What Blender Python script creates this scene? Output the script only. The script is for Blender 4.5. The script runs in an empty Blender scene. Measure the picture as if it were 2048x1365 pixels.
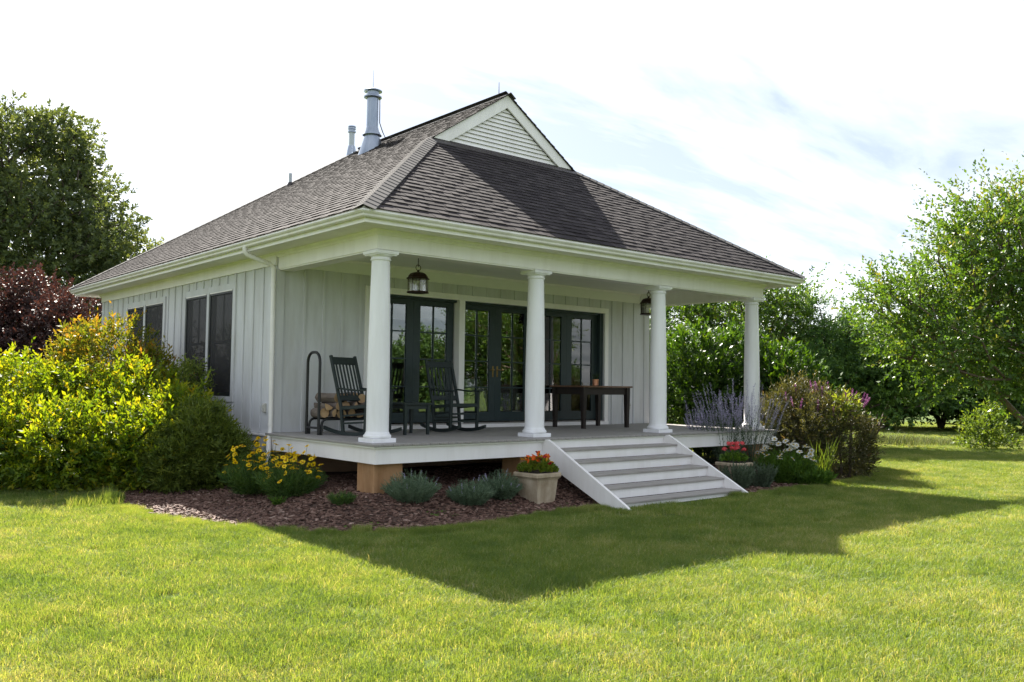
import bpy, math, random
import numpy as np
from mathutils import Vector, Matrix
R = math.radians
rng = np.random.default_rng(7)
random.seed(7)
sc = bpy.context.scene
COL = sc.collection
D = 0.85                                   # height of the porch deck above the lawn

# ------------------------------------------------------------------ camera
CAM = np.array([-6.0202, -9.7383, 0.726 + D]); YAW, PITCH, ROLL, FPX = 0.7027, 0.0517, 0.0131, 1771.4
FW = np.array([math.sin(YAW)*math.cos(PITCH), math.cos(YAW)*math.cos(PITCH), math.sin(PITCH)])
_r = np.array([math.cos(YAW), -math.sin(YAW), 0.0]); _u = np.cross(_r, FW)
RT = _r*math.cos(ROLL) + _u*math.sin(ROLL); UP = -_r*math.sin(ROLL) + _u*math.cos(ROLL)
def ray(px, py): return FW + RT*(px-1024)/FPX + UP*(682.5-py)/FPX
def at(px, py, depth): return CAM + ray(px, py)*depth
def ground_at(px, py, z=0.0):
    d = ray(px, py); return CAM + d*((z-CAM[2])/d[2])
def project(P):
    d = np.asarray(P) - CAM; z = d @ FW
    return np.stack([1024+FPX*(d @ RT)/z, 682.5-FPX*(d @ UP)/z, z], -1)
cam = bpy.data.cameras.new('camera'); cam.sensor_width = 36; cam.lens = FPX/2048*36
cam.clip_start = 0.05; cam.clip_end = 3000
co = bpy.data.objects.new('camera', cam); COL.objects.link(co); sc.camera = co
M = Matrix.Identity(4)
for i in range(3):
    M[i][0], M[i][1], M[i][2], M[i][3] = RT[i], UP[i], -FW[i], CAM[i]
co.matrix_world = M

# ------------------------------------------------------------------ light
SUN_AZ, SUN_EL = R(16.3), R(40.3)          # azimuth from +Y towards +X
sundir = Vector((math.sin(SUN_AZ)*math.cos(SUN_EL), math.cos(SUN_AZ)*math.cos(SUN_EL), math.sin(SUN_EL)))
sl = bpy.data.lights.new('sun', 'SUN'); sl.energy = 5.0; sl.angle = R(0.55); sl.color = (1.0, 0.94, 0.84)
so = bpy.data.objects.new('sun', sl); COL.objects.link(so); so.rotation_euler = sundir.to_track_quat('Z', 'Y').to_euler()
so.location = (0, 0, 60)
sc.view_settings.view_transform = 'Standard'; sc.view_settings.look = 'None'
sc.view_settings.gamma = 1.0; sc.view_settings.exposure = 1.85; sc.view_settings.use_curve_mapping = False
world = bpy.data.worlds.new('World'); sc.world = world; world.use_nodes = True
wt = world.node_tree; wt.nodes.clear()
def N(t, typ, **kw):
    n = t.nodes.new(typ)
    for k, v in kw.items():
        if k.startswith('i_'):
            n.inputs[int(k[2:]) if k[2:].isdigit() else k[2:].replace('_', ' ')].default_value = v
        else: setattr(n, k, v)
    return n
sky = N(wt, 'ShaderNodeTexSky', sky_type='NISHITA', sun_disc=False, sun_elevation=SUN_EL, sun_rotation=SUN_AZ,
        altitude=150, air_density=1.0, dust_density=1.2, ozone_density=1.0)
tc = N(wt, 'ShaderNodeTexCoord'); sep = N(wt, 'ShaderNodeSeparateXYZ'); wt.links.new(tc.outputs['Generated'], sep.inputs[0])
zz = N(wt, 'ShaderNodeMath', operation='MAXIMUM', i_1=0.0); wt.links.new(sep.outputs[2], zz.inputs[0])
za = N(wt, 'ShaderNodeMath', operation='ADD', i_1=0.16); wt.links.new(zz.outputs[0], za.inputs[0])
dx = N(wt, 'ShaderNodeMath', operation='DIVIDE'); dy = N(wt, 'ShaderNodeMath', operation='DIVIDE')
for n, k in ((dx, 0), (dy, 1)):
    wt.links.new(sep.outputs[k], n.inputs[0]); wt.links.new(za.outputs[0], n.inputs[1])
cmb = N(wt, 'ShaderNodeCombineXYZ'); wt.links.new(dx.outputs[0], cmb.inputs[0]); wt.links.new(dy.outputs[0], cmb.inputs[1])
mp = N(wt, 'ShaderNodeMapping'); mp.inputs['Rotation'].default_value = (0, 0, R(38)); mp.inputs['Scale'].default_value = (0.55, 1.5, 1)
mp.inputs['Location'].default_value = (3.1, 0.7, 0)
wt.links.new(cmb.outputs[0], mp.inputs[0])
n1 = N(wt, 'ShaderNodeTexNoise', i_Scale=1.1, i_Detail=9.0, i_Roughness=0.58, i_Distortion=0.55); wt.links.new(mp.outputs[0], n1.inputs['Vector'])
cr = N(wt, 'ShaderNodeValToRGB'); cr.color_ramp.elements[0].position = 0.36; cr.color_ramp.elements[1].position = 0.58
cr.color_ramp.elements[0].color = (0.44, 0.49, 0.56, 1); cr.color_ramp.elements[1].color = (1, 1, 1, 1)
n1b = N(wt, 'ShaderNodeTexNoise', i_Scale=5.5, i_Detail=7.0, i_Roughness=0.55, i_Distortion=0.4); wt.links.new(mp.outputs[0], n1b.inputs['Vector'])
nm = N(wt, 'ShaderNodeMath', operation='MULTIPLY_ADD', i_1=0.30, i_2=-0.15); wt.links.new(n1b.outputs[0], nm.inputs[0])
na_ = N(wt, 'ShaderNodeMath', operation='ADD'); wt.links.new(n1.outputs[0], na_.inputs[0]); wt.links.new(nm.outputs[0], na_.inputs[1])
wt.links.new(na_.outputs[0], cr.inputs[0])
cs = N(wt, 'ShaderNodeMix', data_type='RGBA', blend_type='MULTIPLY', i_0=1.0); wt.links.new(cr.outputs[0], cs.inputs[6]); cs.inputs[7].default_value = (3.95, 4.05, 4.25, 1)
hsv = N(wt, 'ShaderNodeHueSaturation', i_Saturation=0.8, i_Value=0.32); wt.links.new(sky.outputs[0], hsv.inputs['Color'])
mx = N(wt, 'ShaderNodeMix', data_type='RGBA', blend_type='ADD', i_0=1.0); wt.links.new(hsv.outputs[0], mx.inputs[6]); wt.links.new(cs.outputs[2], mx.inputs[7])
bg = N(wt, 'ShaderNodeBackground', i_Strength=0.066); wt.links.new(mx.outputs[2], bg.inputs[0])
wo = N(wt, 'ShaderNodeOutputWorld'); wt.links.new(bg.outputs[0], wo.inputs[0])
sc.cycles.max_bounces = 8; sc.cycles.transparent_max_bounces = 12; sc.cycles.sample_clamp_indirect = 6
sc.cycles.use_denoising = True

# ------------------------------------------------------------------ materials
def new_mat(name):
    m = bpy.data.materials.new(name); m.use_nodes = True; t = m.node_tree
    return m, t, t.nodes['Principled BSDF'], t.nodes['Material Output']
def surf(name, a, b, rough=0.6, scale=6.0, stretch=(1, 1, 1), bump=0.1, fine=60.0, metallic=0.0, spec=0.4, lo=0.3, hi=0.7, grime=0.0):
    m, t, p, o = new_mat(name)
    g = N(t, 'ShaderNodeTexCoord'); mpn = N(t, 'ShaderNodeMapping'); mpn.inputs['Scale'].default_value = stretch
    t.links.new(g.outputs['Object'], mpn.inputs[0])
    n = N(t, 'ShaderNodeTexNoise', i_Scale=scale, i_Detail=6.0, i_Roughness=0.6); t.links.new(mpn.outputs[0], n.inputs['Vector'])
    r = N(t, 'ShaderNodeValToRGB'); e = r.color_ramp.elements
    e[0].position, e[1].position = lo, hi; e[0].color = (*a, 1); e[1].color = (*b, 1)
    t.links.new(n.outputs[0], r.inputs[0]); cout = r.outputs[0]
    if grime:
        wp = N(t, 'ShaderNodeNewGeometry'); gm = N(t, 'ShaderNodeMapping'); gm.inputs['Scale'].default_value = (3.0, 3.0, .45); t.links.new(wp.outputs['Position'], gm.inputs[0])
        gn = N(t, 'ShaderNodeTexNoise', i_Scale=1.3, i_Detail=8.0, i_Roughness=.68); t.links.new(gm.outputs[0], gn.inputs['Vector'])
        gr = N(t, 'ShaderNodeValToRGB'); gr.color_ramp.elements[0].position = .32; gr.color_ramp.elements[1].position = .56
        gr.color_ramp.elements[0].color = (1-grime, 1-grime*1.08, 1-grime*1.25, 1); gr.color_ramp.elements[1].color = (1, 1, 1, 1); t.links.new(gn.outputs[0], gr.inputs[0])
        gx = N(t, 'ShaderNodeMix', data_type='RGBA', blend_type='MULTIPLY', i_0=1.0); t.links.new(cout, gx.inputs[6]); t.links.new(gr.outputs[0], gx.inputs[7]); cout = gx.outputs[2]
    t.links.new(cout, p.inputs['Base Color'])
    p.inputs['Roughness'].default_value = rough; p.inputs['Metallic'].default_value = metallic
    p.inputs['Specular IOR Level'].default_value = spec
    if bump:
        n2 = N(t, 'ShaderNodeTexNoise', i_Scale=fine, i_Detail=4.0); t.links.new(mpn.outputs[0], n2.inputs['Vector'])
        b_ = N(t, 'ShaderNodeBump', i_Strength=bump, i_Distance=0.01); t.links.new(n2.outputs[0], b_.inputs['Height'])
        t.links.new(b_.outputs[0], p.inputs['Normal'])
    return m
def tinted(name, cols, rough=0.55, transl=0.0, tcol=(1, 1, 1), spec=0.3, noise=0.0, nscale=1.0, noise2=0.0, nscale2=.35):
    """colour ramp driven by the 'tint' attribute; optional leaf translucency"""
    m, t, p, o = new_mat(name)
    a = N(t, 'ShaderNodeAttribute', attribute_name='tint')
    r = N(t, 'ShaderNodeValToRGB'); e = r.color_ramp.elements
    while len(e) < len(cols): e.new(0.5)
    for i, c in enumerate(cols): e[i].position = i/(len(cols)-1); e[i].color = (*c, 1)
    src = a.outputs['Fac']
    if noise:
        g = N(t, 'ShaderNodeNewGeometry')
        n = N(t, 'ShaderNodeTexNoise', i_Scale=nscale, i_Detail=4.0); t.links.new(g.outputs['Position'], n.inputs['Vector'])
        ma = N(t, 'ShaderNodeMath', operation='MULTIPLY_ADD', i_1=noise, i_2=-0.5*noise); t.links.new(n.outputs[0], ma.inputs[0])
        ad = N(t, 'ShaderNodeMath', operation='ADD', use_clamp=True); t.links.new(src, ad.inputs[0]); t.links.new(ma.outputs[0], ad.inputs[1])
        src = ad.outputs[0]
        if noise2:
            nb = N(t, 'ShaderNodeTexNoise', i_Scale=nscale2, i_Detail=3.0); t.links.new(g.outputs['Position'], nb.inputs['Vector'])
            mb = N(t, 'ShaderNodeMath', operation='MULTIPLY_ADD', i_1=noise2, i_2=-0.5*noise2); t.links.new(nb.outputs[0], mb.inputs[0])
            ae = N(t, 'ShaderNodeMath', operation='ADD', use_clamp=True); t.links.new(src, ae.inputs[0]); t.links.new(mb.outputs[0], ae.inputs[1]); src = ae.outputs[0]
    t.links.new(src, r.inputs[0]); t.links.new(r.outputs[0], p.inputs['Base Color'])
    p.inputs['Roughness'].default_value = rough; p.inputs['Specular IOR Level'].default_value = spec
    if transl:
        tr = N(t, 'ShaderNodeBsdfTranslucent'); mc = N(t, 'ShaderNodeMix', data_type='RGBA', blend_type='MULTIPLY', i_0=1.0)
        t.links.new(r.outputs[0], mc.inputs[6]); mc.inputs[7].default_value = (*tcol, 1)
        t.links.new(mc.outputs[2], tr.inputs[0])
        ms = N(t, 'ShaderNodeMixShader', i_0=transl); t.links.new(p.outputs[0], ms.inputs[1]); t.links.new(tr.outputs[0], ms.inputs[2])
        t.links.new(ms.outputs[0], o.inputs[0])
    return m
def glass_mat(name, tint=(1, 1, 1), ior=1.5):
    m, t, p, o = new_mat(name); t.nodes.remove(p)
    f = N(t, 'ShaderNodeFresnel', i_IOR=ior); ml = N(t, 'ShaderNodeMath', operation='MULTIPLY', i_1=3.0, use_clamp=True); t.links.new(f.outputs[0], ml.inputs[0])
    tr = N(t, 'ShaderNodeBsdfTransparent', i_Color=(*tint, 1)); gl = N(t, 'ShaderNodeBsdfGlossy', i_Roughness=0.008)
    ms = N(t, 'ShaderNodeMixShader'); t.links.new(ml.outputs[0], ms.inputs[0]); t.links.new(tr.outputs[0], ms.inputs[1]); t.links.new(gl.outputs[0], ms.inputs[2])
    t.links.new(ms.outputs[0], o.inputs[0]); return m
def screen_mat(name):
    m, t, p, o = new_mat(name)
    p.inputs['Base Color'].default_value = (0.02, 0.02, 0.022, 1); p.inputs['Roughness'].default_value = 0.7
    tr = N(t, 'ShaderNodeBsdfTransparent'); ms = N(t, 'ShaderNodeMixShader', i_0=0.22)
    t.links.new(p.outputs[0], ms.inputs[1]); t.links.new(tr.outputs[0], ms.inputs[2]); t.links.new(ms.outputs[0], o.inputs[0]); return m
MT = dict(
    white=surf('white_paint', (.855, .83, .825), (.895, .87, .865), .42, 3, (1, 1, .4), .03, grime=.08),
    column=surf('column_paint', (.83, .825, .86), (.87, .865, .90), .38, 2, (1, 1, .3), .02, grime=.10),
    siding=surf('siding_paint', (.58, .585, .61), (.64, .645, .67), .6, 7, (1, 1, .12), .10, 30, grime=.16),
    gutter=surf('gutter_enamel', (.76, .735, .72), (.85, .825, .81), .35, 2.5, (1, 1, 3), .02, grime=.12),
    cream=surf('ceiling_paint', (.78, .78, .74), (.83, .83, .79), .55, 3, (1, 1, 1), .02),
    deck=surf('deck_composite', (.25, .235, .225), (.34, .32, .305), .62, 5, (6, .5, 1), .12, 40),
    tread=surf('tread_composite', (.26, .24, .225), (.36, .335, .315), .62, 5, (.5, 6, 1), .12, 40),
    doorgreen=surf('door_green_paint', (.020, .034, .038), (.027, .043, .047), .4, 4, (1, 1, 1), .02),
    chair=surf('chair_green_paint', (.011, .019, .019), (.017, .027, .026), .5, 6, (1, 1, 1), .04),
    black=surf('black_steel', (.010, .010, .011), (.018, .018, .019), .45, 8, (1, 1, 1), .03),
    darkwood=surf('dark_wood_paint', (.016, .011, .010), (.028, .018, .015), .5, 6, (1, 1, .3), .06),
    tabletop=surf('table_top_wood', (.11, .055, .03), (.19, .10, .055), .45, 6, (.5, 6, 1), .05),
    winblack=surf('window_frame_paint', (.010, .014, .016), (.015, .020, .022), .45, 4, (1, 1, 1), .02),
    stucco=surf('pier_stucco', (.36, .19, .085), (.47, .285, .15), .85, 4, (1, 1, .6), .25, 45, grime=.35),
    found=surf('foundation_block', (.30, .19, .12), (.38, .25, .16), .9, 5, (1, 1, 1), .25),
    galv=surf('galvanised_steel', (.24, .28, .34), (.40, .44, .50), .34, 5, (1, 1, .3), .02, 60, .85),
    pvc=surf('vent_pipe', (.42, .46, .50), (.52, .56, .60), .5, 5, (1, 1, .3), .03),
    flash=surf('brown_flashing', (.030, .023, .024), (.045, .036, .037), .5, 3, (1, 1, 1), .03),
    bronze=surf('lantern_bronze', (.030, .016, .014), (.055, .028, .022), .45, 20, (1, 1, 1), .05, 80, .5),
    copper=surf('copper_pot', (.60, .26, .16), (.72, .36, .25), .32, 9, (1, 1, 1), .02, 60, .85),
    stone=surf('cast_stone', (.36, .28, .19), (.52, .44, .33), .9, 5, (1, 1, 1), .4, 35, grime=.35),
    soil=surf('potting_soil', (.02, .014, .010), (.04, .028, .02), .95, 14, (1, 1, 1), .5),
    bark=surf('tree_bark', (.045, .032, .024), (.10, .075, .06), .9, 9, (1, 1, .25), .5, 30),
    crapebark=surf('smooth_bark', (.09, .062, .045), (.17, .125, .095), .8, 6, (1, 1, .25), .2, 20),
    logbark=surf('log_bark', (.10, .075, .062), (.22, .18, .155), .9, 9, (1, .35, 1), .6, 30),
    logend=surf('cut_log_end', (.36, .22, .11), (.50, .34, .19), .8, 11, (1, 1, 1), .2, 40),
    brass=surf('brass', (.20, .13, .05), (.30, .20, .08), .3, 8, (1, 1, 1), .02, 60, .9),
    plate=surf('outlet_plate', (.50, .49, .45), (.58, .57, .53), .5, 4, (1, 1, 1), 0),
    inwall=surf('interior_paint', (.36, .32, .24), (.42, .38, .29), .8, 2, (1, 1, 1), 0),
    infloor=surf('interior_floor', (.12, .06, .03), (.19, .10, .05), .5, 3, (4, .4, 1), .05),
    curtain=surf('curtain_linen', (.55, .52, .46), (.66, .62, .56), .9, 8, (1, 1, .3), .1),
    sofa=surf('sofa_fabric', (.06, .045, .035), (.09, .07, .055), .9, 20, (1, 1, 1), .2),
    seatcane=surf('seat_weave', (.012, .018, .018), (.02, .028, .028), .7, 30, (1, 1, 1), .4, 90),
    glass=glass_mat('door_glass', (.86, .90, .88)), lglass=glass_mat('lantern_glass', (.93, .93, .90)),
    screen=screen_mat('insect_screen'),
    lead=surf('lantern_leading', (.55, .55, .50), (.65, .65, .6), .4, 8, (1, 1, 1), 0),
)
MT['shingle'] = tinted('roof_shingle', [(.022, .018, .020), (.034, .029, .031), (.050, .043, .045), (.072, .062, .064)], .95, noise=.30, nscale=55, spec=.12)
MT['cap'] = tinted('hip_cap_shingle', [(.085, .08, .08), (.108, .102, .102), (.13, .123, .12)], .95, noise=.3, nscale=60, spec=.12)
# ------------------------------------------------------------------ mesh helpers
def link(name, me, mat=None, parent=None):
    o = bpy.data.objects.new(name, me); COL.objects.link(o)
    if me is not None and mat is not None and not me.materials:
        for k in (mat if isinstance(mat, (list, tuple)) else [mat]): me.materials.append(MT[k] if isinstance(k, str) else k)
    if parent is not None: o.parent = parent
    return o
def tag(o, label=None, cat=None, group=None, kind=None):
    if label: o['label'] = label
    if cat: o['category'] = cat
    if group: o['group'] = group
    if kind: o['kind'] = kind
    return o
def empty(name, loc=(0, 0, 0), rz=0.0):
    o = bpy.data.objects.new(name, None); COL.objects.link(o); o.location = Vector([float(a) for a in loc]); o.rotation_euler = (0, 0, rz); o.empty_display_size = .2
    return o
def place(name, me, parent, mw, mat=None):
    o = link(name, me, mat, parent); o.matrix_local = mw; return o
def frame_dirs(a, b):
    d = (b-a); L = d.length; d = d/L if L > 1e-9 else Vector((0, 0, 1))
    s = d.orthogonal().normalized(); return d, s, d.cross(s), L
class MB:
    def __init__(s): s.v, s.f, s.mi, s.sm = [], [], [], []
    def add(s, vs, fs, mi=0, smooth=False):
        o = len(s.v); s.v += [tuple(float(c) for c in v) for v in vs]
        for f in fs: s.f.append(tuple(i+o for i in f)); s.mi.append(mi); s.sm.append(smooth)
        return s
    BF = [(0, 3, 2, 1), (4, 5, 6, 7), (0, 1, 5, 4), (1, 2, 6, 5), (2, 3, 7, 6), (3, 0, 4, 7)]
    def box(s, x0, x1, y0, y1, z0, z1, mi=0):
        return s.add([(x0, y0, z0), (x1, y0, z0), (x1, y1, z0), (x0, y1, z0), (x0, y0, z1), (x1, y0, z1), (x1, y1, z1), (x0, y1, z1)], s.BF, mi)
    def cbox(s, c, size, b=0.004, rot=None, mi=0):
        """box with chamfered edges, centred at c"""
        hx, hy, hz = (a/2 for a in size); b = min(b, hx*.9, hy*.9, hz*.9); vs = []; idx = {}
        for sx in (-1, 1):
            for sy in (-1, 1):
                for sz in (-1, 1):
                    for ax in range(3):
                        p = [sx*(hx-b), sy*(hy-b), sz*(hz-b)]; p[ax] = (sx*hx, sy*hy, sz*hz)[ax]
                        idx[sx, sy, sz, ax] = len(vs); v = Vector(p); vs.append((rot @ v if rot else v)+Vector(c))
        fs = []; q = [(-1, -1), (1, -1), (1, 1), (-1, 1)]
        def key(ax, sg, a, b2): k = [0, 0, 0]; k[ax] = sg; k[(ax+1) % 3] = a; k[(ax+2) % 3] = b2; return tuple(k)
        for ax in range(3):
            for sg in (-1, 1):
                r = [idx[key(ax, sg, a, b2)+(ax,)] for a, b2 in q]; fs.append(r if sg > 0 else r[::-1])
            for a in (-1, 1):
                for b2 in (-1, 1):
                    A, B = key(ax, -1, a, b2), key(ax, 1, a, b2); u, w = (ax+1) % 3, (ax+2) % 3
                    r = [idx[A+(u,)], idx[B+(u,)], idx[B+(w,)], idx[A+(w,)]]; fs.append(r if a*b2 > 0 else r[::-1])
        for sx in (-1, 1):
            for sy in (-1, 1):
                for sz in (-1, 1):
                    r = [idx[sx, sy, sz, k] for k in range(3)]; fs.append(r if sx*sy*sz > 0 else r[::-1])
        return s.add(vs, fs, mi)
    def bar(s, a, b, w, h, b_=0.003, up=(0, 0, 1), mi=0):
        """rectangular bar from a to b, w sideways, h along up"""
        a, b = Vector([float(c) for c in a]), Vector([float(c) for c in b]); d = (b-a); L = d.length; d.normalize(); upv = Vector(up)
        sd = d.cross(upv); sd = sd.normalized() if sd.length > 1e-6 else d.orthogonal().normalized(); u = sd.cross(d)
        return s.cbox((a+b)/2, (w, L, h), b_, Matrix((sd, d, u)).transposed(), mi)
    def tube(s, pts, r, n=8, mi=0, cap=True):
        pts = [Vector([float(c) for c in p]) for p in pts]; rs = r if isinstance(r, (list, tuple)) else [r]*len(pts); vs = []; fs = []
        d = (pts[1]-pts[0]).normalized(); sd = d.orthogonal().normalized()
        for i, p in enumerate(pts):
            d = (pts[min(i+1, len(pts)-1)]-pts[max(i-1, 0)]).normalized(); sd = (sd-d*sd.dot(d)).normalized(); t = d.cross(sd)
            for k in range(n): a = 2*math.pi*k/n; vs.append(p+(sd*math.cos(a)+t*math.sin(a))*rs[i])
        for i in range(len(pts)-1):
            for k in range(n): fs.append((i*n+k, i*n+(k+1) % n, (i+1)*n+(k+1) % n, (i+1)*n+k))
        if cap: fs.append(tuple(range(n))[::-1]); fs.append(tuple(range((len(pts)-1)*n, len(pts)*n)))
        return s.add(vs, fs, mi, True)
    def lathe(s, prof, n=24, c=(0, 0, 0), mi=0, rot0=0.0, smooth=True):
        vs = []; fs = []
        for r, z in prof:
            for k in range(n): a = rot0+2*math.pi*k/n; vs.append((c[0]+r*math.cos(a), c[1]+r*math.sin(a), c[2]+z))
        m = len(prof)
        for i in range(m-1):
            for k in range(n): fs.append((i*n+k, i*n+(k+1) % n, (i+1)*n+(k+1) % n, (i+1)*n+k))
        fs.append(tuple(range(n))[::-1]); fs.append(tuple(range((m-1)*n, m*n)))
        return s.add(vs, fs, mi, smooth)
    def prism(s, poly, ax, a, b, mi=0):
        """polygon in the two other axes (cyclic order), extruded along ax from a to b"""
        n = len(poly); vs = []
        for h in (a, b):
            for p, q in poly:
                v = [0, 0, 0]; v[ax] = h; v[(ax+1) % 3] = p; v[(ax+2) % 3] = q; vs.append(v)
        area = sum(poly[i][0]*poly[(i+1) % n][1]-poly[(i+1) % n][0]*poly[i][1] for i in range(n))
        fs = [tuple(range(n))[::-1], tuple(range(n, 2*n))]+[(i, (i+1) % n, n+(i+1) % n, n+i) for i in range(n)]
        if (area < 0) != (b < a): fs = [f[::-1] for f in fs]
        return s.add(vs, fs, mi)
    def mesh(s, name='m'):
        me = bpy.data.meshes.new(name); me.from_pydata(s.v, [], s.f); me.polygons.foreach_set('material_index', s.mi)
        me.polygons.foreach_set('use_smooth', s.sm)
        if any(s.sm): me.set_sharp_from_angle(angle=R(40))
        me.update(); return me
    def build(s, name, mat, parent=None): return link(name, s.mesh(name), mat, parent)
def set_tint(me, values, domain='FACE'):
    a = me.attributes.new('tint', 'FLOAT', domain); a.data.foreach_set('value', np.asarray(values, np.float32))
def np_mesh(name, V, F, tint=None, fsize=4, flat=False):
    """fast mesh from arrays: V (n,3), F (m,fsize); tint one value for each face"""
    me = bpy.data.meshes.new(name); me.vertices.add(len(V)); me.vertices.foreach_set('co', np.ascontiguousarray(V, np.float32).ravel())
    me.loops.add(F.size); me.loops.foreach_set('vertex_index', np.ascontiguousarray(F, np.int32).ravel())
    me.polygons.add(len(F)); me.polygons.foreach_set('loop_start', np.arange(0, F.size, fsize, dtype=np.int32))
    me.polygons.foreach_set('use_smooth', np.full(len(F), not flat, bool)); me.update(calc_edges=True)
    if tint is not None: set_tint(me, tint)
    return me
def unit(a): return a/np.maximum(np.linalg.norm(a, axis=-1, keepdims=True), 1e-9)

# ------------------------------------------------------------------ ground
HX0, HX1, HY0, HY1 = -0.15, 8.262, -0.15, 11.74
def gz(x, y):
    x = np.asarray(x, float); y = np.asarray(y, float)
    dx_ = np.maximum(np.maximum(HX0-x, x-HX1), 0); dy_ = np.maximum(np.maximum(HY0-y, y-HY1), 0)
    t = np.clip(np.hypot(dx_, dy_)/1.25, 0, 1); s = t*t*(3-2*t)
    return 0.20*(1-s)+0.018*np.sin(x*.7+1.3)*np.sin(y*.6)*s
def bedpoly():
    return np.array([(-3.6, 5.2), (-3.35, 4.35), (-2.7, 3.95), (-2.3, 3.35), (-2.45, 2.1), (-2.42, .9), (-2.12, -.2), (-1.62, -1.08), (-.65, -1.64), (.75, -1.70), (1.7, -1.60), (2.5, -1.46), (3.2, -1.55), (4.4, -1.7),
                     (5.3, -1.95), (6.2, -1.93), (7.4, -1.75), (8.7, -1.62), (9.7, -1.3), (10.4, -.4), (10.6, 1.5), (9.6, 12.5), (-3.6, 12.5)])
BED = bedpoly()
def inpoly(x, y, P):
    x = np.asarray(x); y = np.asarray(y); c = np.zeros(x.shape, bool); n = len(P); j = n-1
    for i in range(n):
        xi, yi, xj, yj = *P[i], *P[j]
        c ^= ((yi > y) != (yj > y)) & (x < (xj-xi)*(y-yi)/(yj-yi+1e-12)+xi); j = i
    return c
def grid_mesh(name, xs, ys, zf, keep=None):
    X, Y = np.meshgrid(xs, ys); V = np.stack([X, Y, zf(X, Y)], -1).reshape(-1, 3); nx = len(xs)
    I = np.arange(len(V)).reshape(X.shape); F = np.stack([I[:-1, :-1], I[:-1, 1:], I[1:, 1:], I[1:, :-1]], -1).reshape(-1, 4)
    if keep is not None:
        c = V[F].mean(1); F = F[keep(c[:, 0], c[:, 1])]
        used = np.unique(F); rm = np.full(len(V), -1); rm[used] = np.arange(len(used)); V = V[used]; F = rm[F]
    return np_mesh(name, V, F)
xs = np.unique(np.concatenate([[-900, -300, -120, -60], np.arange(-24, 36, .4), [45, 70, 140, 320, 900]]))
ys = np.unique(np.concatenate([[-900, -300, -100, -40], np.arange(-14, 30, .4), [36, 60, 120, 300, 900]]))
mg, t, p, o_ = new_mat('lawn_soil')
g_ = N(t, 'ShaderNodeNewGeometry'); n_ = N(t, 'ShaderNodeTexNoise', i_Scale=1.6, i_Detail=8.0, i_Roughness=.7); t.links.new(g_.outputs['Position'], n_.inputs['Vector'])
r_ = N(t, 'ShaderNodeValToRGB'); r_.color_ramp.elements[0].position = .3; r_.color_ramp.elements[1].position = .7
r_.color_ramp.elements[0].color = (.050, .085, .018, 1); r_.color_ramp.elements[1].color = (.105, .135, .035, 1)
t.links.new(n_.outputs[0], r_.inputs[0]); t.links.new(r_.outputs[0], p.inputs['Base Color']); p.inputs['Roughness'].default_value = .95; p.inputs['Specular IOR Level'].default_value = .1
tag(link('ground', grid_mesh('ground', xs, ys, gz), mg), 'wide green lawn ground running under the house to the horizon', kind='structure')
MT['mulchbase'] = surf('mulch_soil', (.05, .028, .02), (.09, .054, .04), .95, 22, (1, 1, 1), .8, 60)
bx = np.arange(-3.7, 10.8, .1); by = np.arange(-2.1, 12.6, .1)
tag(link('mulch_bed', grid_mesh('mulch_bed', bx, by, lambda X, Y: gz(X, Y)+.012+.012*np.sin(X*5+Y*3)*np.sin(Y*4.3-X), lambda x, y: inpoly(x, y, BED)), 'mulchbase'),
    'dark mulch bed wrapped around the porch and under the shrubs', kind='structure')
# ------------------------------------------------------------------ cottage
house = tag(empty('cottage', (4, 5, 0)), 'white board and batten cottage with hipped shingle roof and columned front porch', 'house')
house.location = (0, 0, 0)
def part(name): 
    o = bpy.data.objects.new(name, None); COL.objects.link(o); o.parent = house; o.empty_display_size = .2; return o
WY = 2.68                                   # front wall face
WX = -0.15                                  # left wall face
TA = .6678; RX0, RX1, RY0, RY1 = -.65, 8.762, -.65, 12.24; ZE = D+2.844; XC = (RX0+RX1)/2
ZR = ZE+(XC-RX0)*TA; KG = 3.063; YG = RY0+KG; YRE = RY1-(XC-RX0)
# walls: left wall with two twin windows, front wall with three door units
wins = [(4.25, 6.37), (7.55, 9.72)]; wz0, wz1 = D+.51, D+2.27
b = MB(); z0, z1 = D-.03, D+2.70
def wall_run(b, axis, face, thick, lo, hi, opens, oz0, oz1):
    cur = lo
    def seg(a, c, za, zb):
        if axis == 'y': b.box(min(face, face+thick), max(face, face+thick), a, c, za, zb)
        else: b.box(a, c, min(face, face+thick), max(face, face+thick), za, zb)
    for a, c in opens:
        seg(cur, a, z0, z1); 
        if oz0 > z0: seg(a, c, z0, oz0)
        seg(a, c, oz1, z1); cur = c
    seg(cur, hi, z0, z1)
wall_run(b, 'y', WX, .12, WY, 11.55, wins, wz0, wz1); b.build('wall', 'siding', house)
b = MB(); wall_run(b, 'x', WY, .12, WX+.12, 8.262-.12, [(1.47, 6.93)], D-.1, D+2.23); b.build('wall', 'siding', house)
rwins = [(4.1, 6.1), (6.95, 9.05)]
b = MB(); wall_run(b, 'y', 8.262, -.12, WY, 11.55, rwins, D+.75, D+2.15); b.build('wall', 'siding', house)
b = MB(); wall_run(b, 'x', 11.55, -.12, WX+.12, 8.262-.12, [], 0, 0); b.build('wall', 'siding', house)
MB().box(.0, 8.1, 2.85, 11.4, D-.04, D+.03).build('interior_floor', 'infloor', house)
MB().box(-.02, 8.13, 2.81, 11.42, D+2.62, D+2.66).build('interior_ceiling', 'inwall', house)
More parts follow.
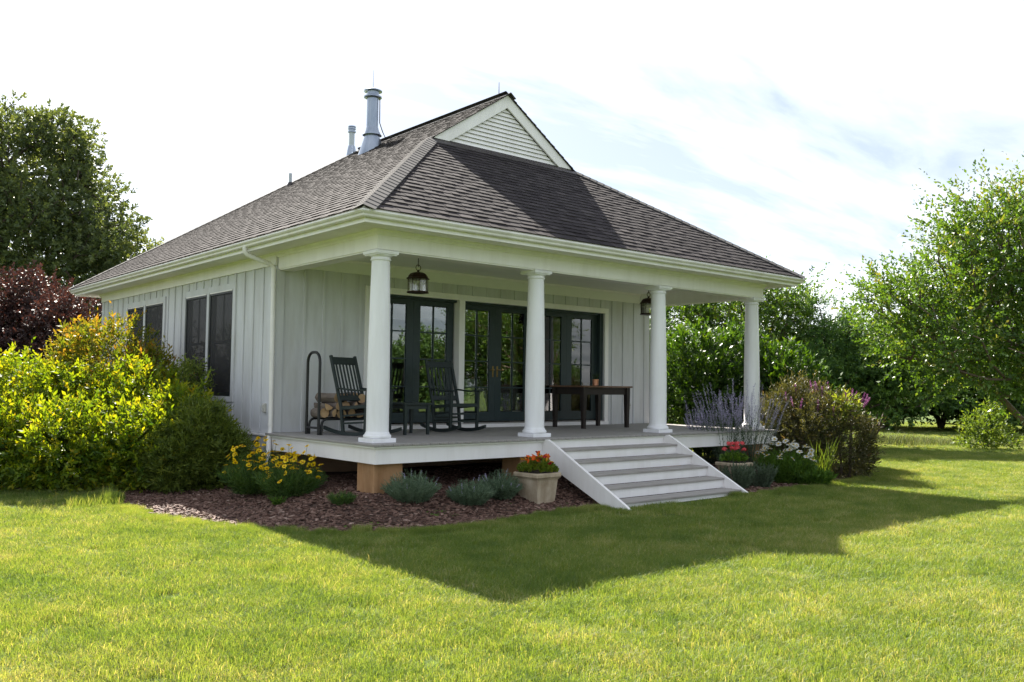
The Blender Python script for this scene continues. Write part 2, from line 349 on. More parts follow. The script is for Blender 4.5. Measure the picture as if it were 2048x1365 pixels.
for q in ((-.028, -.012, 2.82, 4.2, D, D+2.6), (-.028, -.012, 6.42, 7.5, D, D+2.6), (-.028, -.012, 9.77, 11.4, D, D+2.6), (0, 8.1, 11.40, 11.42, D, D+2.6), (8.125, 8.14, 2.82, 4.05, D, D+2.6), (8.125, 8.14, 6.15, 6.9, D, D+2.6),
          (8.125, 8.14, 9.1, 11.4, D, D+2.6), (8.125, 8.14, 4.05, 6.15, D, D+.75), (8.125, 8.14, 6.9, 9.1, D, D+.75)): MB().box(*q).build('interior_wall', 'inwall', house)
# battens
def batten(face, pos, za, zb, shared={}):
    k = (face, round(za, 2), round(zb, 2))
    if k not in shared:
        shared[k] = (MB().cbox((0, -.010, (za+zb)/2), (.046, .021, zb-za), .003) if face == 'f' else MB().cbox((-.010, 0, (za+zb)/2), (.021, .046, zb-za), .003)).mesh('batten')
    o = link('batten', shared[k], 'siding', house); o.location = (pos, WY, 0) if face == 'f' else (WX, pos, 0)
y = 3.14
while y < 11.5:
    op = [w for w in wins if w[0]-.13 < y < w[1]+.13]
    if op:
        batten('l', y, D+2.375, D+2.515); batten('l', y, D-.02, D+.41)
    else: batten('l', y, D-.02, D+2.515)
    y += .349
for k in range(25):
    x = .31+.3265*k
    if 1.30 < x < 7.08: batten('f', x, D+2.335, D+2.50)
    else: batten('f', x, D+.0, D+2.50)
b = MB(); b.box(WX-.024, WX, WY-.024, WY+.10, D-.02, D+2.45); b.box(WX, WX+.11, WY-.024, WY, D+.002, D+2.45); b.build('corner_board', 'siding', house)
b = MB(); b.box(8.15, 8.286, WY-.024, WY, D+.002, D+2.45); b.build('corner_board', 'siding', house)
b = MB(); b.box(WX-.024, WX, 11.44, 11.574, D-.02, D+2.51); b.build('corner_board', 'siding', house)
# frieze, beams, porch ceiling
b = MB(); b.box(-.185, WX-.001, WY+.0, 11.60, D+2.515, D+2.70); b.build('frieze_board', 'white', house)
b = MB(); b.box(HX0+.28, HX1-.28, WY-.03, WY-.001, D+2.50, D+2.70); b.build('frieze_board', 'cream', house)
b = MB(); b.box(HX0+.28, HX1-.28, WY-.055, WY-.031, D+2.665, D+2.70); b.build('crown_moulding', 'white', house)
b = MB(); b.box(HX0, HX1, HY0, HY0+.27, D+2.45, D+2.70); b.box(HX0+.02, HX1-.02, HY0+.02, HY0+.25, D+2.432, D+2.45); b.build('porch_beam', 'white', house)
for xa in (HX0, HX1-.27):
    b = MB(); b.box(xa, xa+.27, HY0+.272, WY-.026, D+2.45, D+2.70); b.box(xa+.02, xa+.25, HY0+.272, WY-.03, D+2.432, D+2.45); b.build('porch_beam', 'white', house)
MB().box(HX0+.27, HX1-.27, HY0+.27, WY, D+2.70, D+2.72).build('porch_ceiling', 'cream', house)
def sweep(name, prof, mat):
    b = MB(); n = len(prof); vs = []
    for cx_, cy_, sx, sy in ((HX0, HY0, -1, -1), (HX1, HY0, 1, -1), (HX1, HY1, 1, 1), (HX0, HY1, -1, 1)):
        for o, z in prof: vs.append((cx_+sx*o, cy_+sy*o, D+z))
    fs = [(i*n+k, ((i+1) % 4)*n+k, ((i+1) % 4)*n+(k+1) % n, i*n+(k+1) % n) for i in range(4) for k in range(n)]
    return b.add(vs, fs).build(name, mat, house)
sweep('soffit', [(.0, 2.700), (.415, 2.700), (.415, 2.715), (.0, 2.715)], 'white')
sweep('bed_moulding', [(.0, 2.628), (.016, 2.628), (.022, 2.65), (.045, 2.675), (.05, 2.699), (.0, 2.699)], 'white')
sweep('fascia', [(.417, 2.672), (.452, 2.672), (.452, 2.83), (.417, 2.83)], 'white')
sweep('gutter', [(.455, 2.725), (.505, 2.722), (.522, 2.735), (.527, 2.758), (.545, 2.773), (.557, 2.789), (.557, 2.806), (.549, 2.808), (.545, 2.796), (.462, 2.79), (.455, 2.80)], 'gutter')
sweep('drip_edge', [(.490, 2.795), (.512, 2.795), (.512, 2.846), (.490, 2.846)], 'gutter')
# gutter seams at the near corner and downspout
b = MB()
for dx_, dy_ in ((.07, 0), (0, .07)):
    b = MB(); b.cbox((HX0-.5+dx_*1.0-.02 if dx_ else HX0-.5602, HY0-.5602 if dx_ else HY0-.52+dy_, D+2.797), ((.05, .006, .022) if dx_ else (.006, .05, .022)), .002); b.build('gutter_strap', 'gutter', house)
b = MB()
P = [(-.66, 2.70, D+2.735), (-.66, 2.70, D+2.66), (-.63, 2.695, D+2.62), (-.28, 2.665, D+2.515), (-.222, 2.66, D+2.46), (-.222, 2.65, D+2.2), (-.222, 2.62, D+.10), (-.225, 2.615, D+.02), (-.27, 2.57, D-.12), (-.30, 2.50, D-.36), (-.33, 2.46, D-.50)]
b.tube(P, .036, 10); dsp = b.build('downspout', 'gutter', house)
for zz_ in (D+2.2, D+1.2, D+.12): MB().lathe([(.041, -.02), (.041, .02)], 12, (-.222, 2.62+.03*(zz_-D-.1)/2.1, zz_)).build('strap', 'gutter', dsp)
# ---- columns
colx = [0, 2.68, 5.44, 8.112]
cap_m = MB().cbox((0, 0, 2.418), (.335, .335, .046), .004).cbox((0, 0, 2.389), (.30, .30, .016), .003).lathe([(.128, 2.318), (.134, 2.324), (.134, 2.336), (.124, 2.342), (.121, 2.36), (.130, 2.368), (.143, 2.374), (.146, 2.381)], 32).mesh('capital')
base_m = MB().lathe([(.165, .055), (.176, .062), (.180, .076), (.176, .092), (.166, .100), (.160, .104), (.160, .112), (.152, .122), (.147, .135)], 32).mesh('base')
pl_m = MB().cbox((0, 0, .0275), (.347, .347, .055), .003).mesh('plinth')
sh_m = MB().lathe([(.146, .135)]+[(.1445-.0265*max(0, (t-.28)/.72)**1.35, .135+t*2.185) for t in np.linspace(0.005, 1, 14)], 32).mesh('shaft')
for i, x in enumerate(colx):
    c = part('column'); c.location = (x, 0, D)
    for n, m in (('plinth', pl_m), ('base', base_m), ('shaft', sh_m), ('capital', cap_m)): link(n, m, 'column', c)
# ---- deck
deck = part('porch_deck'); bw = 8.68/62
dm = MB().cbox((0, 0, -.015), (bw-.005, WY+.393-.005, .03), .004).mesh('deck_board')
for k in range(62): link('deck_board', dm, 'deck', deck).location = (-.284+bw*(k+.5), (WY-.393)/2-.002, D)
b = MB(); b.box(-.225, 8.34, -.325, -.285, D-.25, D-.034); b.box(-.225, -.185, -.285, WY, D-.25, D-.034); b.box(8.30, 8.34, -.285, WY, D-.25, D-.034); b.build('fascia_board', 'white', deck)
b = MB(); b.box(-.262, 8.37, -.362, -.328, D-.052, D-.032); b.box(-.262, -.228, -.326, WY, D-.052, D-.032); b.box(8.343, 8.37, -.326, WY, D-.052, D-.032); b.build('nosing_trim', 'cream', deck)
b = MB(); b.box(-.20, WX+.1, WY+.002, 11.6, D-.30, D-.06); b.build('skirt_board', 'siding', house)
b = MB(); b.box(-.225, WX+.1, WY+.002, 11.6, D-.058, D-.034); b.build('water_table', 'white', house)
MB().box(-.10, 8.2, 2.72, 2.92, -.1, D-.05).build('foundation_wall', 'found', house)
b = MB(); b.box(-.12, -.02, 2.93, 11.5, -.1, D-.28); b.build('foundation_wall', 'found', house)
b = MB(); b.box(3.0, 3.34, 2.69, 2.718, D-.42, D-.26)
for k in range(4): b.box(3.02, 3.32, 2.672, 2.688, D-.40+.035*k, D-.385+.035*k)
b.build('foundation_vent', 'galv', house)
for x in (.05, 2.45, 5.6, 8.06):
    MB().cbox((x, 0, .26), (.425, .41, .68), .008).build('pier', 'stucco', house)
# joists below the deck keep the crawl space dark
b = MB()
for k in range(9): b.box(-.1+k*1.03, -.06+k*1.03, -.28, WY, D-.24, D-.036)
b.build('joist', 'found', deck)
# ---- stairs
st = part('porch_stairs'); sx0, sx1 = 2.584, 5.17; ris, run = .1508, .3022
tm = MB().cbox((0, 0, -.015), (sx1-sx0-.004, .148, .03), .004).mesh('tread_board')
for k in range(5):
    yn = -.638-k*run; zt = D-ris*(k+1)
    for j in range(2): link('tread_board', tm, 'tread', st).location = ((sx0+sx1)/2, yn+.074+.153*j, zt)
    zb = zt-ris+.0 if k < 4 else -.02
    MB().box(sx0, sx1, yn+.028, yn+.046, zb+.001, zt-.031).build('riser', 'white', st)
MB().box(sx0, sx1, -.352, -.334, D-ris+.001, D-.053).build('riser', 'white', st)
for xa in (sx0-.046, sx1+.001):
    MB().prism([(-.328, D-.062), (-.365, D-.02), (-.44, D-.015), (-.52, D-.05), (-1.93, D-.785), (-2.0, D-.83), (-2.0, -.02), (-1.62, -.02), (-.328, D-.31)], 0, xa, xa+.045).build('stringer', 'white', st)
# ---- windows on the left wall
def twin_window(y0, y1):
    w = part('window'); mid = (y0+y1)/2; x = WX
    b = MB(); b.box(x-.028, x-.001, y0-.10, y1+.10, wz1, wz1+.10); b.box(x-.028, x-.001, y0-.10, y1+.10, wz0-.085, wz0)
    b.box(x-.028, x-.001, y0-.10, y0, wz0, wz1); b.box(x-.028, x-.001, y1, y1+.10, wz0, wz1); b.box(x-.028, x+.05, mid-.045, mid+.045, wz0, wz1); b.build('casing', 'siding', w)
    for a, c in ((y0, mid-.045), (mid+.045, y1)):
        b = MB(); b.box(x-.016, x+.07, a, a+.05, wz0, wz1); b.box(x-.016, x+.07, c-.05, c, wz0, wz1); b.box(x-.016, x+.07, a+.05, c-.05, wz1-.05, wz1); b.box(x-.016, x+.07, a+.05, c-.05, wz0, wz0+.06)
        b.build('frame', 'winblack', w)
        zm = (wz0+wz1)/2+.02
        b = MB(); b.box(x+.012, x+.05, a+.05, c-.05, zm-.022, zm+.022)
        for yy, q0, q1 in (((a+c)/2, zm, wz1-.05),): b.box(x+.03, x+.05, yy-.011, yy+.011, q0+.022, q1)
        b.box(x+.02, x+.05, a+.05, a+.085, wz0+.06, wz1-.05); b.box(x+.02, x+.05, c-.085, c-.05, wz0+.06, wz1-.05); b.build('sash', 'winblack', w)
        MB().box(x+.040, x+.043, a+.05, c-.05, wz0+.06, zm).build('pane', 'glass', w)
        MB().box(x+.040, x+.043, a+.05, c-.05, zm, wz1-.05).build('pane', 'glass', w)
        b = MB(); b.add([(x-.004, a+.05, wz0+.06), (x-.004, c-.05, wz0+.06), (x-.004, c-.05, wz1-.05), (x-.004, a+.05, wz1-.05)], [(0, 1, 2, 3)]); b.build('insect_screen', 'screen', w)
        MB().box(x-.028, x-.017, a+.03, c-.03, wz1-.022, wz1-.002).build('head_flashing', 'gutter', w)
for a, c in wins: twin_window(a, c)
for a, c in rwins:
    w = part('window'); m = (a+c)/2; x = 8.262; q0, q1 = D+.75, D+2.15
    b = MB()
    for y0, y1 in ((a, m-.04), (m+.04, c)):
        b.box(x-.08, x, y0, y0+.05, q0, q1); b.box(x-.08, x, y1-.05, y1, q0, q1); b.box(x-.08, x, y0+.05, y1-.05, q1-.05, q1); b.box(x-.08, x, y0+.05, y1-.05, q0, q0+.05); b.box(x-.07, x-.01, y0+.05, y1-.05, (q0+q1)/2-.02, (q0+q1)/2+.02)
        b.box(x-.06, x-.03, (y0+y1)/2-.011, (y0+y1)/2+.011, (q0+q1)/2+.02, q1-.05)
    b.build('frame', 'winblack', w); MB().box(x-.08, x, m-.04, m+.04, q0, q1).build('mullion', 'white', w)
    MB().box(x-.047, x-.043, a+.05, m-.05, q0+.05, q1-.05).build('pane', 'glass', w); MB().box(x-.047, x-.043, m+.05, c-.05, q0+.05, q1-.05).build('pane', 'glass', w)
# ---- french doors
dw = part('door_surround'); zt = D+2.23
b = MB(); b.box(1.37, 7.03, WY-.03, WY-.001, zt, zt+.10); b.build('head_casing', 'white', dw)
for x0, x1 in ((1.37, 1.47), (6.93, 7.03)): MB().box(x0, x1, WY-.03, WY-.001, D+.002, zt).build('side_casing', 'white', dw)
for x0, x1 in ((3.27, 3.39), (5.07, 5.19)): MB().box(x0, x1, WY-.022, WY+.17, D+.06, zt).build('post', 'white', dw)
b = MB(); b.box(1.40, 7.0, WY-.075, WY-.034, D+.002, D+.062); b.build('sill_board', 'white', dw)
b = MB(); b.box(1.47, 6.93, WY-.033, WY+.2, D+.002, D+.082); b.build('threshold', 'deck', dw)
for x0, x1 in ((1.47, 1.56), (6.84, 6.93)):
    MB().box(x0, x1, WY+.03, WY+.17, D+.084, zt-.001).build('jamb', 'doorgreen', dw)
b = MB()
for x0, x1 in ((1.56, 3.27), (3.39, 5.07), (5.19, 6.84)): b.box(x0, x1, WY+.06, WY+.17, D+2.19, zt-.001)
b.build('head_jamb', 'doorgreen', dw)
LW = .84; rows = [.27, .71, 1.18, 1.64, 2.10]; yd = WY+.12
fr = MB(); fr.box(0, .14, 0, .045, .10, 2.20); fr.box(LW-.14, LW, 0, .045, .10, 2.20); fr.box(.14, LW-.14, 0, .045, .10, .27); fr.box(.14, LW-.14, 0, .045, 2.10, 2.20)
fr = fr.mesh('leaf_frame')
mu = MB().box(LW/2-.011, LW/2+.011, .006, .039, .27, 2.10).mesh('muntin'); mh = MB().box(.14, LW-.14, .004, .041, -.011, .011).mesh('muntin')
pms = {}
for i, (ux) in enumerate((1.56, 3.36, 5.16)):
    for j in range(2):
        d = part('french_door'); d.location = (ux+j*LW+.002*j, yd, D); link('leaf_frame', fr, 'doorgreen', d); link('muntin', mu, 'doorgreen', d)
        for r in rows[1:4]: link('muntin', mh, 'doorgreen', d).location = (0, 0, r)
        for r in range(4):
            for c in range(2):
                xa = .14+c*.28; h = rows[r+1]-rows[r]-.022
                if (round(h, 3)) not in pms: pms[round(h, 3)] = MB().box(.0, .258, .021, .024, 0, h).mesh('pane')
                po = link('pane', pms[round(h, 3)], 'glass', d); po.location = (xa+.0+(.011 if c else .0), 0, rows[r]+.011)
                po.rotation_euler = (R(random.uniform(-.12, .12)), 0, R(random.uniform(-.15, .15)))
        if i == 1:
            s = 1 if j == 0 else -1; hx = LW-.05 if j == 0 else .05
            b = MB(); b.cbox((hx, -.004, 1.0), (.035, .008, .20), .003); b.tube([(hx, -.008, 1.03), (hx, -.045, 1.03), (hx-s*.03, -.052, 1.03), (hx-s*.11, -.05, 1.025)], .008, 8); b.build('handle', 'brass', d)
# ---- roof deck
b = MB(); zf = lambda k: ZE+k*TA
b.add([(RX0, RY0, zf(0)), (2.33, 2.33, zf(2.98)), (XC, 2.33, ZR), (XC, YRE, ZR), (RX0, RY1, zf(0))], [(4, 3, 2, 1, 0)])
b.add([(RX1, RY0, zf(0)), (RX1-2.98, 2.33, zf(2.98)), (XC, 2.33, ZR), (XC, YRE, ZR), (RX1, RY1, zf(0))], [(0, 1, 2, 3, 4)])
b.add([(RX0, RY0, zf(0)), (RX1, RY0, zf(0)), (RX1-KG, YG, zf(KG)), (RX0+KG, YG, zf(KG))], [(0, 1, 2, 3)])
b.add([(RX0, RY1, zf(0)), (RX1, RY1, zf(0)), (XC, YRE, ZR)], [(2, 1, 0)])
b.add([(RX0, RY0, zf(0)), (RX1, RY0, zf(0)), (RX1, RY1, zf(0)), (RX0, RY1, zf(0)), (RX0, RY0, zf(0)-.03), (RX1, RY0, zf(0)-.03), (RX1, RY1, zf(0)-.03), (RX0, RY1, zf(0)-.03)],
      [(0, 4, 5, 1), (1, 5, 6, 2), (2, 6, 7, 3), (3, 7, 4, 0)])
roof = b.build('roof', 'flash', house)
# ---- shingles: planes by (eave start, along, upslope plan direction)
SL = math.sqrt(1+TA*TA); STEP = .143/SL
def tab_mesh(w, lift, tl=0.0, tr=None):
    y1 = .172; tr = w if tr is None else tr
    return [(0, 0, .003), (w, 0, .003), (tr, y1, .001), (tl, y1, .001), (0, 0, .015+lift), (w, 0, .015+lift), (tr, y1, .0045), (tl, y1, .0045)]
TW = [.13, .165, .20, .24, .29]; TINT = [.08, .3, .5, .7, .92]
tabs = []                                  # (matrix 3x4, width index, tint index, lift, score)
planes = [('front', np.array([1., 0, 0]), np.array([0, 1., 0]), lambda k: (RX0+k, RX1-k), KG-.12, np.array([0, RY0, 0])),
          ('left', np.array([0, -1., 0]), np.array([1., 0, 0]), lambda k: (-(RY1-k), -2.33 if k >= 2.98 else -(RY0+k)), XC-RX0, np.array([RX0, 0, 0])),
          ('right', np.array([0, 1., 0]), np.array([-1., 0, 0]), lambda k: (RY0+k if k < 2.98 else 2.33, RY1-k), XC-RX0, np.array([RX1, 0, 0])),
          ('back', np.array([-1., 0, 0]), np.array([0, -1., 0]), lambda k: (-(RX1-k), -(RX0+k)), XC-RX0, np.array([0, RY1, 0]))]
rs = random.Random(3)
for nm, eu, ep, lim, kmax, org in planes:
    ev = np.array([ep[0], ep[1], TA])/SL; nn = np.cross(eu, ev); k = 0.0; c = 0
    while k < kmax-.02:
        a, z = lim(k); at_, zt_ = lim(min(k+.143, kmax)); u = a-rs.random()*.15; alt = c % 2
        while u < z-.01:
            wi = rs.randrange(5); u0 = u; u1 = u+TW[wi]; u = u1
            q0, q1 = max(u0, a), min(u1, z)
            if q1-q0 < .012: continue
            w = q1-q0; tl, tr = max(u0, at_), min(u1, zt_)
            if tr < tl: tl = tr = min(max((tl+tr)/2, at_), zt_)
            cut = (abs(q0-u0)+abs(q1-u1)+abs(tl-u0)+abs(tr-u1)) > 1e-6
            alt ^= 1; kk = k-.028 if c == 0 else k; P = org+eu*(q0+(0 if cut else .0015))+ep*kk+np.array([0, 0, ZE+kk*TA])
            ti = min(4, max(0, int(rs.gauss(1.7+.9*alt, .85)))); li = .005 if alt else 0.0
            vd = CAM-P; dd = np.linalg.norm(vd); sc_ = (0 if cut else 1)*w*max(0, float(nn @ vd)/dd)/dd**2
            tabs.append((P, eu, ev, nn, (w, tl-q0, tr-q0) if cut else wi, ti, li, sc_, nm))
        k += STEP; c += 1
tabs.sort(key=lambda q: -q[7])
tcache = {}
def tabm(wi, ti, li):
    if (wi, ti, li) not in tcache:
        me = MB().add(tab_mesh(TW[wi]-.003, li), MB.BF).mesh('shingle'); set_tint(me, [TINT[ti]]*6); tcache[wi, ti, li] = me
    return tcache[wi, ti, li]
for P, eu, ev, nn, wi, ti, li, s_, nm in tabs[:300]:
    m4 = Matrix.Identity(4)
    for i in range(3): m4[i][0], m4[i][1], m4[i][2], m4[i][3] = eu[i], ev[i], nn[i], P[i]
    place('shingle', tabm(wi, ti, li), roof, m4, 'shingle')
V = []; F = []; T = []
bf = np.array(MB.BF)
for i, (P, eu, ev, nn, wi, ti, li, s_, nm) in enumerate(tabs[300:]):
    L = np.array(tab_mesh(wi[0], li, wi[1], wi[2]) if isinstance(wi, tuple) else tab_mesh(TW[wi]-.003, li)); V.append(P+L[:, :1]*eu+L[:, 1:2]*ev+L[:, 2:]*nn); F.append(bf+8*i); T += [TINT[ti]+rs.uniform(-.06, .06)]*6
tag(link('shingle_field', np_mesh('shingle_field', np.concatenate(V), np.concatenate(F), T, flat=True), 'shingle', roof), kind='stuff')
# hip and ridge caps: folded pieces
def caps(a, b, nl, nr, name, width, step, lift=.030):
    a, b = Vector(a), Vector(b); d = (b-a).normalized(); L = (b-a).length; up = (Vector(nl)+Vector(nr)).normalized()
    sl_ = d.cross(Vector(nl)).normalized(); sr = d.cross(Vector(nr)).normalized()
    sl_, sr = [q if q.z < 0 else -q for q in (sl_, sr)]
    mes = []
    for tnt in (.1, .35, .6, .9):
        vs = []
        for t_, h in ((0, lift+.006), (step*1.25, lift-.002)):
            c = d*t_+up*h
            vs += [c+sl_*width-up*.007, c+sl_*.02-up*.002, c, c+sr*.02-up*.002, c+sr*width-up*.007]
            vs += [v-up*.009 for v in vs[-5:]]
        fs = [(i, i+1, i+11, i+10) for i in range(4)]+[(5, 6, 1, 0), (6, 7, 2, 1), (7, 8, 3, 2), (8, 9, 4, 3), (0, 10, 15, 5), (4, 9, 19, 14)]
        m = MB().add(vs, fs).mesh(name); set_tint(m, [tnt]*len(fs)); mes.append(m)
    for i in range(int(L/step)):
        o = link(name, mes[rs.randrange(4)], 'cap', roof); o.location = a+d*(i*step)
nF, nL, nRr, nB = (0, -TA, 1), (-TA, 0, 1), (TA, 0, 1), (0, TA, 1)
E0 = -.03
caps((RX0+E0, RY0+E0, zf(E0)+.006), (2.35, 2.35, zf(3.0)+.006), nF, nL, 'hip_cap', .155, .148)
caps((RX1-E0, RY0+E0, zf(E0)+.006), (RX1-3.0, 2.35, zf(3.0)+.006), nF, nRr, 'hip_cap', .155, .148)
caps((RX0+E0, RY1-E0, zf(E0)+.006), (XC, YRE, ZR+.006), nB, nL, 'hip_cap', .155, .148)
caps((XC, YRE, ZR+.004), (XC, 2.31, ZR+.004), nL, nRr, 'ridge_cap', .15, .145)
# ---- gablet
gb = part('gable'); yg = 2.41; zb = zf(KG)+.03; sw = .195
xl, xr = RX0+KG+.07, RX1-KG-.07
MB().prism([(zb-.15, xl-.1), (zb-.15, xr+.1), (ZR-.06, XC)], 1, yg+.03, yg+.06).build('gable_backing', 'flash', gb)
def rake(x0, nmz):
    sx = 1 if x0 < XC else -1; ht = .225
    MB().prism([(zb-.02, x0-sx*.03), (zb+.010, x0), (ZR-.006, XC), (ZR-.006-ht, XC), (zb-.02, x0+sx*(ht-.03)/TA)], 1, yg-.045, yg-.012).build('rake_board', 'white', gb)
rake(xl, 0); rake(xr, 0)
zs = zb+.0; n = 11; ztop = ZR-.035-.225+.02; stp = (ztop-zs)/n
for k in range(n):
    za = zs+k*stp; half = (ZR-.035-.225-za)/TA+.03; half1 = max(half-stp/TA, .004)
    v = [(XC-half, yg-.008, za), (XC+half, yg-.008, za), (XC+half1, yg+.022, za+stp*1.05), (XC-half1, yg+.022, za+stp*1.05)]
    v += [(a_, b_+.010, c_+.004) for a_, b_, c_ in v]
    MB().add(v, [(0, 1, 2, 3), (7, 6, 5, 4), (0, 4, 5, 1), (1, 5, 6, 2), (2, 6, 7, 3), (3, 7, 4, 0)]).build('louver_slat', 'white', gb)
b = MB(); b.box(xl-.02, xr+.02, yg-.030, yg+.02, zb-.06, zb-.022); b.build('base_trim', 'white', gb)
# apron flashing lying on the front slope, from the gable foot down
fk0, fk1 = KG-.20, KG+.02
b = MB(); v = []
for kk, ex, lf in ((fk0, .02, .030), (fk1, -.02, .034)): v += [(RX0+kk-ex, RY0+kk, zf(kk)+lf), (RX1-kk+ex, RY0+kk, zf(kk)+lf)]
v += [(a_, b_, c_-.014) for a_, b_, c_ in v]
b.add(v, [(0, 1, 3, 2), (4, 6, 7, 5), (0, 4, 5, 1), (2, 3, 7, 6), (0, 2, 6, 4), (1, 5, 7, 3)]); b.build('apron_flashing', 'flash', gb)
# ---- flue, vents, lightning rods
fx, fy = 3.70, 6.44; fz = zf(fx-RX0)
fl = part('chimney_flue')
MB().lathe([(.34, fz-.30-fz), (.145, .30), (.140, .42)], 28, (fx, fy, fz)).build('flashing_cone', 'galv', fl)
MB().lathe([(.19, .28), (.205, .285), (.15, .38), (.128, .46)], 28, (fx, fy, fz)).build('storm_collar', 'galv', fl)
MB().lathe([(.124, .4), (.124, 1.10)], 28, (fx, fy, fz)).build('pipe', 'galv', fl)
b = MB(); b.lathe([(.126, 1.08), (.19, 1.10), (.19, 1.125), (.13, 1.15), (.125, 1.19), (.13, 1.225), (.195, 1.235), (.195, 1.25), (.13, 1.285), (.05, 1.30)], 28, (fx, fy, fz)); b.build('flue_cap', 'galv', fl)
b = MB(); b.tube([(fx+.10, fy-.12, fz+1.08), (fx+.10, fy-.13, fz+.55), (fx+.16, fy-.16, fz+.36), (fx+.20, fy-.2, fz+.24), (XC+.0, fy-.45, ZR+.03)], .011, 6); b.build('ground_cable', 'black', fl)
MB().tube([(fx, fy, fz+1.28), (fx, fy, fz+1.70)], [.008, .004], 6).build('lightning_rod', 'galv', fl)
vx, vy = 3.95, 7.734; vz = zf(vx-RX0); vp = part('vent_pipe')
MB().lathe([(.13, -.1), (.085, .16), (.075, .2)], 20, (vx, vy, vz)).build('boot', 'galv', vp)
MB().lathe([(.062, .1), (.062, .52)], 20, (vx, vy, vz)).build('pipe', 'pvc', vp)
MB().lathe([(.064, .50), (.088, .51), (.088, .54), (.07, .55), (.07, .57), (.088, .58), (.088, .605), (.07, .61), (.07, .62), (.088, .63), (.085, .65), (.03, .66)], 20, (vx, vy, vz)).build('vent_cap', 'galv', vp)
vx, vy = 2.785, 8.366; vz = zf(vx-RX0); vp = part('vent_pipe')
MB().lathe([(.036, -.05), (.036, .27)], 16, (vx, vy, vz)).build('pipe', 'pvc', vp); MB().lathe([(.10, -.06), (.05, .05), (.04, .07)], 16, (vx, vy, vz)).build('boot', 'flash', vp)
b = MB(); b.tube([(XC, 2.62, ZR), (XC, 2.62, ZR+.30)], [.009, .005], 6); b.lathe([(.03, 0), (.012, .05)], 8, (XC, 2.62, ZR+.005)); b.build('lightning_rod', 'bronze', house)
# ---- small fittings on the walls
b = MB(); b.cbox((WX-.018, 2.97, D+.36), (.035, .085, .14), .006); b.cbox((WX-.04, 2.97, D+.375), (.02, .06, .06), .004); b.cbox((WX-.04, 2.97, D+.315), (.016, .06, .035), .004); b.build('outlet_box', 'plate', house)
b = MB(); b.cbox((7.64, WY-.025, D+.36), (.075, .05, .12), .006); b.cbox((7.66, WY-.055, D+.38), (.03, .02, .03), .004); b.build('outlet_box', 'plate', house)
b = MB(); b.tube([(-.2, 3.10, D-.18), (-.30, 3.08, D-.18), (-.33, 3.07, D-.20)], .018, 8); b.lathe([(.045, -.012), (.05, 0), (.045, .012)], 10, (-.27, 3.12, D-.155)); b.cbox((-.215, 3.1, D-.18), (.02, .08, .08), .004); b.build('hose_tap', 'black', house)
# ------------------------------------------------------------------ things on the porch
def copy_tree(o, parent=None):
    c = o.copy(); COL.objects.link(c); c.parent = parent
    for ch in list(o.children): copy_tree(ch, c)
    return c
def rocking_chair(loc, rz, label):
    t = tag(empty('rocking_chair', loc, rz), label, 'chair', 'green rocking chairs on the porch')
    arc = lambda y: .30*(y+.05)**2
    for s in (-1, 1):
        x = .265*s; b = MB(); pr = [(y, arc(y)) for y in np.linspace(-.56, .44, 15)]
        b.prism([(y, z) for y, z in pr]+[(y, z+.05) for y, z in pr[::-1]], 0, x-.017, x+.017); b.build('rocker', 'chair', t)
        MB().bar((x, .22, arc(.22)+.03), (x, .25, .645), .045, .045, .006, (0, 1, 0)).build('leg', 'chair', t)
        b = MB(); b.bar((x*.96, -.20, arc(-.2)+.03), (x*.96, -.245, .40), .045, .045, .006, (0, 1, 0)); b.bar((x*.96, -.243, .385), (x*.96, -.47, 1.15), .045, .042, .006, (0, 1, 0)); b.build('back_post', 'chair', t)
        b = MB(); b.bar((x*1.02, .315, .655), (x*1.0, .02, .645), .085, .022, .006); b.bar((x*1.0, .025, .646), (x*.97, -.33, .675), .07, .022, .006); b.build('armrest', 'chair', t)
        for za, zb_ in ((.14, .13), (.26, .235)): MB().bar((x, .225, za+.06), (x*.96, -.215, zb_+.04), .02, .028, .005).build('stretcher', 'chair', t)
        MB().bar((x, .235, .425), (x*.96, -.25, .385), .03, .05, .005).build('seat_rail', 'chair', t)
    MB().bar((-.265, .237, .425), (.265, .237, .425), .035, .055, .005).build('seat_rail', 'chair', t)
    for z in (.17, .29): MB().bar((-.265, .225, z), (.265, .225, z), .022, .03, .005).build('stretcher', 'chair', t)
    MB().bar((-.25, -.215, .22), (.25, -.215, .22), .022, .03, .005).build('stretcher', 'chair', t)
    n = 11
    for k in range(n):
        f = (k+.5)/n; y = .24-f*.46; z = .452-.035*f-.02*math.sin(math.pi*f); MB().cbox((0, y, z), (.50, .036, .014), .004).build('seat_slat', 'chair', t)
    bp = lambda f: (-.243-.227*f, .385+.765*f)       # point on the raked back
    y0, za = bp(.14); y1, zb_ = bp(.24); MB().bar((0, y0, za), (0, y1, zb_), .47, .024, .005, (0, 1, 0)).build('lower_rail', 'chair', t)
    y0, za = bp(.83); y1, zb_ = bp(.97); MB().bar((0, y0, za), (0, y1, zb_), .47, .024, .005, (0, 1, 0)).build('top_rail', 'chair', t)
    y0, za = bp(.22); y1, zb_ = bp(.85)
    for k in range(6):
        x = -.178+k*.0712; MB().bar((x, y0, za), (x, y1, zb_), .034, .013, .003, (0, 1, 0)).build('back_slat', 'chair', t)
    return t
rocking_chair((.68, 1.42, D), R(198), 'dark green slatted rocking chair partly behind the corner column beside the log rack')
rocking_chair((2.48, 1.68, D), R(181), 'dark green slatted rocking chair in front of the glass doors, right of the small table')
